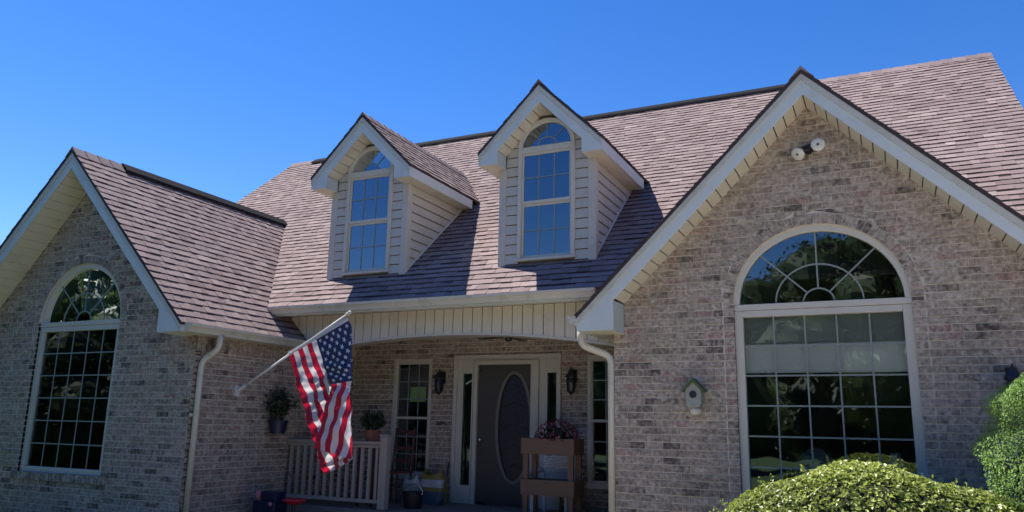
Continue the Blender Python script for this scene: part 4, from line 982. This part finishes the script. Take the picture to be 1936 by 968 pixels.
# ------------------------------------------------------------------ ceiling fan
o = empty('ceiling_fan', (-4.28, 1.2, 2.95), 'dark ceiling fan on the porch behind the arched beam', 'fan')
fx, fy = -4.27, 1.2; b = MB(); b.lathe([(.02, 0), (.06, -.005), (.06, -.03), (.015, -.035)], (fx, fy, 2.948), 14); b.tube([(fx, fy, 2.92), (fx, fy, 2.91)], .012, 8); b.build('canopy', M['black'], o)
b = MB(); b.lathe([(.03, 0), (.09, -.01), (.09, -.05), (.04, -.07)], (fx, fy, 2.92), 16); b.build('motor', M['black'], o, False)
for k in range(5):
    t = 2*pi*k/5+.35; dx, dy = cos(t), sin(t); nx, ny = -dy, dx; b = MB()
    q = [(fx+dx*r+nx*s, fy+dy*r+ny*s, 2.868+.03*s) for r, s in ((.13, -.045), (.55, -.07), (.58, 0), (.55, .07), (.13, .045))]
    b.add(q+[(x, y, z-.008) for x, y, z in q], [(0, 1, 2, 3, 4), (9, 8, 7, 6, 5)]+[((i+1) % 5, i, 5+i, 5+(i+1) % 5) for i in range(5)]); bl = b.build('blade', M['black'], o)
b = MB(); b.lathe([(.012, 0), (.055, -.012), (.05, -.04), (.015, -.055)], (fx, fy, 2.85), 14); b.build('light_cap', M['black'], o)

# ------------------------------------------------------------------ garden ornaments by the side wall
o = empty('garden_box', (-7.08, -.3, 0), 'dark blue box with a pink ornament at foot of left wing side wall', 'box')
b = MB(); b.box(-7.26, -6.88, -.44, -.18, .0, .56); b.box(-7.17, -6.90, -.40, -.20, .56, .68); bevel(b.build('body', M['navy'], o), .012, 2)
b = MB(); b.ball((-7.24, -.36, .63), .055, .05, .07, 12, 8, .12); b.ball((-7.21, -.34, .57), .05, .05, .05, 12, 8, .12); b.build('ornament', M['pink'], o, True)
b = MB(); b.ball((-6.95, -.445, .53), .035, .012, .03, 10, 6); b.build('badge', M['pink'], o, True)
o = empty('gazing_bowl', (-6.67, -.3, 0), 'shiny red dish on a stem beside the dark blue box', 'bowl')
b = MB(); b.lathe([(.03, .52), (.10, .545), (.155, .585), (.16, .60), (.148, .598), (.09, .565), (.0, .555)], (-6.67, -.3, 0), 26); b.build('dish', M['red_gloss'], o, True)
b = MB(); b.lathe([(.11, 0), (.10, .02), (.022, .05), (.018, .53)], (-6.67, -.3, 0), 14); b.build('stem', M['black'], o)
b = MB(); b.tube([(-7.03, -.1, 0), (-7.03, -.1, .82)]+[(-6.985+.045*cos(t)*-1, -.1, .86+.07*sin(t)) for t in [pi*i/8 for i in range(9)]], .008, 8)
tag(b.build('shepherd_hook', M['black'], None, True), 'thin black garden hook standing beside the porch railing', 'hook')

# ------------------------------------------------------------------ things seen through the glass
o = empty('roller_shade', (0, .14, 2.85), 'pale roller shade lowered behind the right arched window', 'shade')
b = MB(); b.box(-.84, .84, .135, .142, 2.55, 2.87); b.build('grey_band', M['grey_band'], o)  # upper band, darker than the fabric below
b = MB(); b.box(-.83, .83, .15, .156, 2.26, 2.60); b.build('fabric', M['shade'], o)
b = MB(); b.box(-.83, .83, .145, .165, 2.235, 2.26); b.build('bottom_rail', M['shade'], o)
o = empty('armchair', (-.22, 1.3, .4), 'pale round-backed armchair seen through the right arched window', 'armchair')
b = MB(); b.prism([(-.50+.54*i/12, 1.20+.24*sin(pi*i/12)) for i in range(13)]+[(.04, .7), (-.50, .7)], 'y', 1.2, 1.32); bevel(b.build('back', M['birdgrey'], o), .03, 2)
b = MB(); b.box(-.52, .06, 1.322, 1.9, .55, .85); bevel(b.build('seat', M['birdgrey'], o), .04, 2)
for sg in (-1, 1): b = MB(); x = -.23+sg*.33; b.box(x-.05, x+.05, 1.25, 1.88, .42, 1.02); bevel(b.build('arm', M['birdgrey'], o), .03, 2)
for x in (-.48, .02):
    for yy in (1.35, 1.85): b = MB(); b.box(x-.02, x+.02, yy-.02, yy+.02, .4, .55); b.build('leg', M['wood'], o)
o = empty('side_table', (.62, 1.0, .4), 'dark side table inside the right arched window', 'table')
b = MB(); b.lathe([(.25, 1.10-.4), (.25, 1.13-.4)], (.62, 1.0, .4), 20); b.build('table_top', M['wood'], o)
b = MB(); b.lathe([(.16, 0), (.03, .04), (.025, .70)], (.62, 1.0, .4), 14); b.build('pedestal', M['wood'], o)
b = MB(); b.lathe([(.05, 0), (.10, .06), (.11, .12), (.07, .2), (.05, .24), (.06, .27), (.05, .265), (.04, .2)], (.62, 1.0, 1.131), 20); tag(b.build('vase', M['white'], None, True), 'white vase on the table inside the right arched window', 'vase')
b = MB(); b.box(-6.43, -6.14, WALL_Y+.036, WALL_Y+.039, 1.965, 2.20); tag(b.build('paper_notice', M['paper'], None), 'green paper notice taped inside the left porch window', 'notice')

# ------------------------------------------------------------------ shrubs
def hedge():
    rnd = random.Random(77); o = empty('boxwood_shrub', (.35, -1.15, 0), 'rounded yellow-green shrub below the right arched window', 'shrub')
    f = MB(); co = MB(); C = Vector((.36, -1.15, .52)); R = Vector((1.42, .85, .775))
    lumps = [(sph(rnd), rnd.uniform(.06, .16), rnd.uniform(2.5, 5)) for _ in range(26)]
    def rad(d): return 1+sum(a*max(0, d.dot(q))**(k*5) for q, a, k in lumps)-.06
    for k in range(34000):
        d = sph(rnd)
        if d.z < -.35: continue
        q = rad(d)*(1-abs(rnd.gauss(0, .055))+.02); p = C+Vector((R.x*d.x, R.y*d.y, R.z*d.z))*q
        if p.z < .03: continue
        nrm = Vector((d.x/R.x, d.y/R.y, d.z/R.z)).normalized()*.9+sph(rnd)*.75+Vector((0, 0, .35))
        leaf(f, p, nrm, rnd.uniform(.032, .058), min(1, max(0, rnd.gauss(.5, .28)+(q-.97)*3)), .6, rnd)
    for k in range(90):                                # young shoots breaking the outline
        d = sph(rnd); d.z = abs(d.z)*.8+.2; d.normalize(); p = C+Vector((R.x*d.x, R.y*d.y, R.z*d.z))*rad(d)
        for i in range(6): leaf(f, p+Vector((d.x*.02*i, d.y*.02*i, .014*i))+sph(rnd)*.012, sph(rnd)+Vector((0, 0, .5)), rnd.uniform(.025, .042), rnd.uniform(.6, 1), .6, rnd)
    tag(f.build('foliage', M['hedge_leaf'], o), kind='stuff')
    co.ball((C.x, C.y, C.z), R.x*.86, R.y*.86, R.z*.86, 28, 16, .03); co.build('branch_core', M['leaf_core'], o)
    s = MB()
    for k in range(7): a = 2*pi*k/7; s.tube([(C.x+.1*cos(a), C.y+.1*sin(a), 0), (C.x+.5*cos(a), C.y+.4*sin(a), .5)], .02, 6)
    s.build('stems', M['bark'], o)
hedge()
def conifer():
    rnd = random.Random(12); cx, cy = 1.80, -1.0; o = empty('conifer_shrub', (cx, cy, 0), 'bright green conifer shrub at the right edge below the lantern', 'shrub')
    f = MB(); H = 2.18
    def rad(z): t = z/H; return (.75*max(0, 1-t)**.62*(.6+.4*min(1, t*5)) + .02)
    lumps = [(rnd.uniform(0, 2*pi), rnd.uniform(.2, H), rnd.uniform(.05, .13)) for _ in range(90)]
    for k in range(52000):
        z = .08+(H-.08)*rnd.random()**.95; a = rnd.uniform(0, 2*pi); bump = 0
        for la, lz, lm in lumps:
            da = abs((a-la+pi) % (2*pi)-pi); dz = z-lz
            if da < .55 and abs(dz) < .22: bump += lm*max(0, 1-(da/.5)**2-(dz/.2)**2)
        q = rnd.random()**.35; rr = rad(z)*(.62+.34*q)+bump*q; p = Vector((cx+rr*cos(a), cy+rr*sin(a), z+.03*q))
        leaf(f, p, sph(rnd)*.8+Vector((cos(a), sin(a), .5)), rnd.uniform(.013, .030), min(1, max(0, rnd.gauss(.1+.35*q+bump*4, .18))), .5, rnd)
    tag(f.build('foliage', M['conifer_leaf'], o), kind='stuff')
    b = MB(); b.tube([(cx, cy, 0), (cx, cy, 1.2), (cx, cy, H-.1)], [.05, .03, .008], 8); b.build('trunk', M['bark'], o)
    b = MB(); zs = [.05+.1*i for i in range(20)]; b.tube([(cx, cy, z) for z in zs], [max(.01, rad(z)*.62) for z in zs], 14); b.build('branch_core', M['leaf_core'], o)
conifer()

# ------------------------------------------------------------------ trees across the lawn (seen mirrored in the glass)
def tree(x, y, h, r, seed, label, ls=1.0, n=9000):
    rnd = random.Random(seed); o = empty('broadleaf_tree', (x, y, 0), label, 'tree', 'trees across the lawn')
    b = MB(); b.tube([(x, y, 0), (x+rnd.uniform(-.2, .2), y, h*.3), (x+rnd.uniform(-.3, .3), y+rnd.uniform(-.3, .3), h*.75)], [.28, .2, .06], 10); ends = []
    for k in range(9):
        a = 2*pi*k/9+rnd.uniform(-.3, .3); z0 = h*rnd.uniform(.25, .6); e = Vector((x+r*.65*cos(a), y+r*.65*sin(a), z0+h*rnd.uniform(.1, .3))); b.tube([(x, y, z0), ((x+e.x)/2, (y+e.y)/2, (z0+e.z)/2+.1), e], [.1, .06, .02], 6); ends.append(e)
    b.build('trunk', M['bark'], o)
    f = MB(); lobes = [(e, rnd.uniform(.3, .45)*r) for e in ends]+[(Vector((x+rnd.uniform(-.4, .4)*r, y+rnd.uniform(-.4, .4)*r, h*rnd.uniform(.55, .88))), rnd.uniform(.3, .48)*r) for _ in range(10)]+[(Vector((x+rnd.uniform(-.6, .6)*r, y+rnd.uniform(-.6, .6)*r, h*rnd.uniform(.18, .4))), rnd.uniform(.3, .45)*r) for _ in range(6)]
    for k in range(n):
        c, q = rnd.choice(lobes); d = sph(rnd); p = c+d*q*rnd.uniform(.55, 1.05); leaf(f, p, d+sph(rnd)*.8, rnd.uniform(.16, .30)*ls, rnd.random()*.9, .6, rnd)
    co = MB()
    for c, q in lobes: co.ball(c, q*.72, q*.72, q*.72, 10, 7, .1)
    co.build('inner_crown', M['tree_leaf'], o)
    tag(f.build('crown', M['tree_leaf'], o), kind='stuff')
for i, (x, y, h, r, lb) in enumerate([(-26, -6, 8.0, 3.6, 'leafy tree farthest to the left across the lawn'), (-23, -11.5, 8.5, 3.6, 'second leafy tree from the left across the lawn'), (-18.5, -16, 7, 3.4, 'third leafy tree from the left across the lawn'),
        (-13.5, -20.5, 6.6, 3.5, 'fourth leafy tree from the left across the lawn'), (-8, -24, 6.6, 3.5, 'low broad tree in the middle of the row across the lawn'), (-2.0, -26.5, 9.8, 3.8, 'tall tree facing the right arched window across the lawn'),
        (2.6, -25, 12, 4.6, 'tallest tree across the lawn behind the right wing window'), (10.5, -25, 9, 3.8, 'leafy tree farthest to the right across the lawn')]):
    tree(x, y, h, r, 100+i, lb)
tree(-16.2, -5.6, 3.4, 1.9, 140, 'small leafy tree nearest the left arched window', .45, 7000); tree(-19.0, -6.2, 3.2, 2.0, 141, 'small leafy tree behind the one nearest the left window', .45, 6000)
rnd = random.Random(5); f = MB()                       # the wood that closes the view across the lawn
for k in range(240):
    a = 2*pi*k/240+rnd.uniform(-.03, .03); R_ = rnd.uniform(46, 56)+(16 if cos(a) < .2 else 0); c = (-5-R_*sin(a), -R_*cos(a)+4, rnd.uniform(1.5, 3)); f.t = rnd.random()*.7; f.ball(c, rnd.uniform(3, 5), rnd.uniform(3, 5), rnd.uniform(3.5, 7), 12, 8, .14)
tag(f.build('woodland', M['tree_leaf']), 'dark green wood all round beyond the lawn', 'wood', kind='stuff')
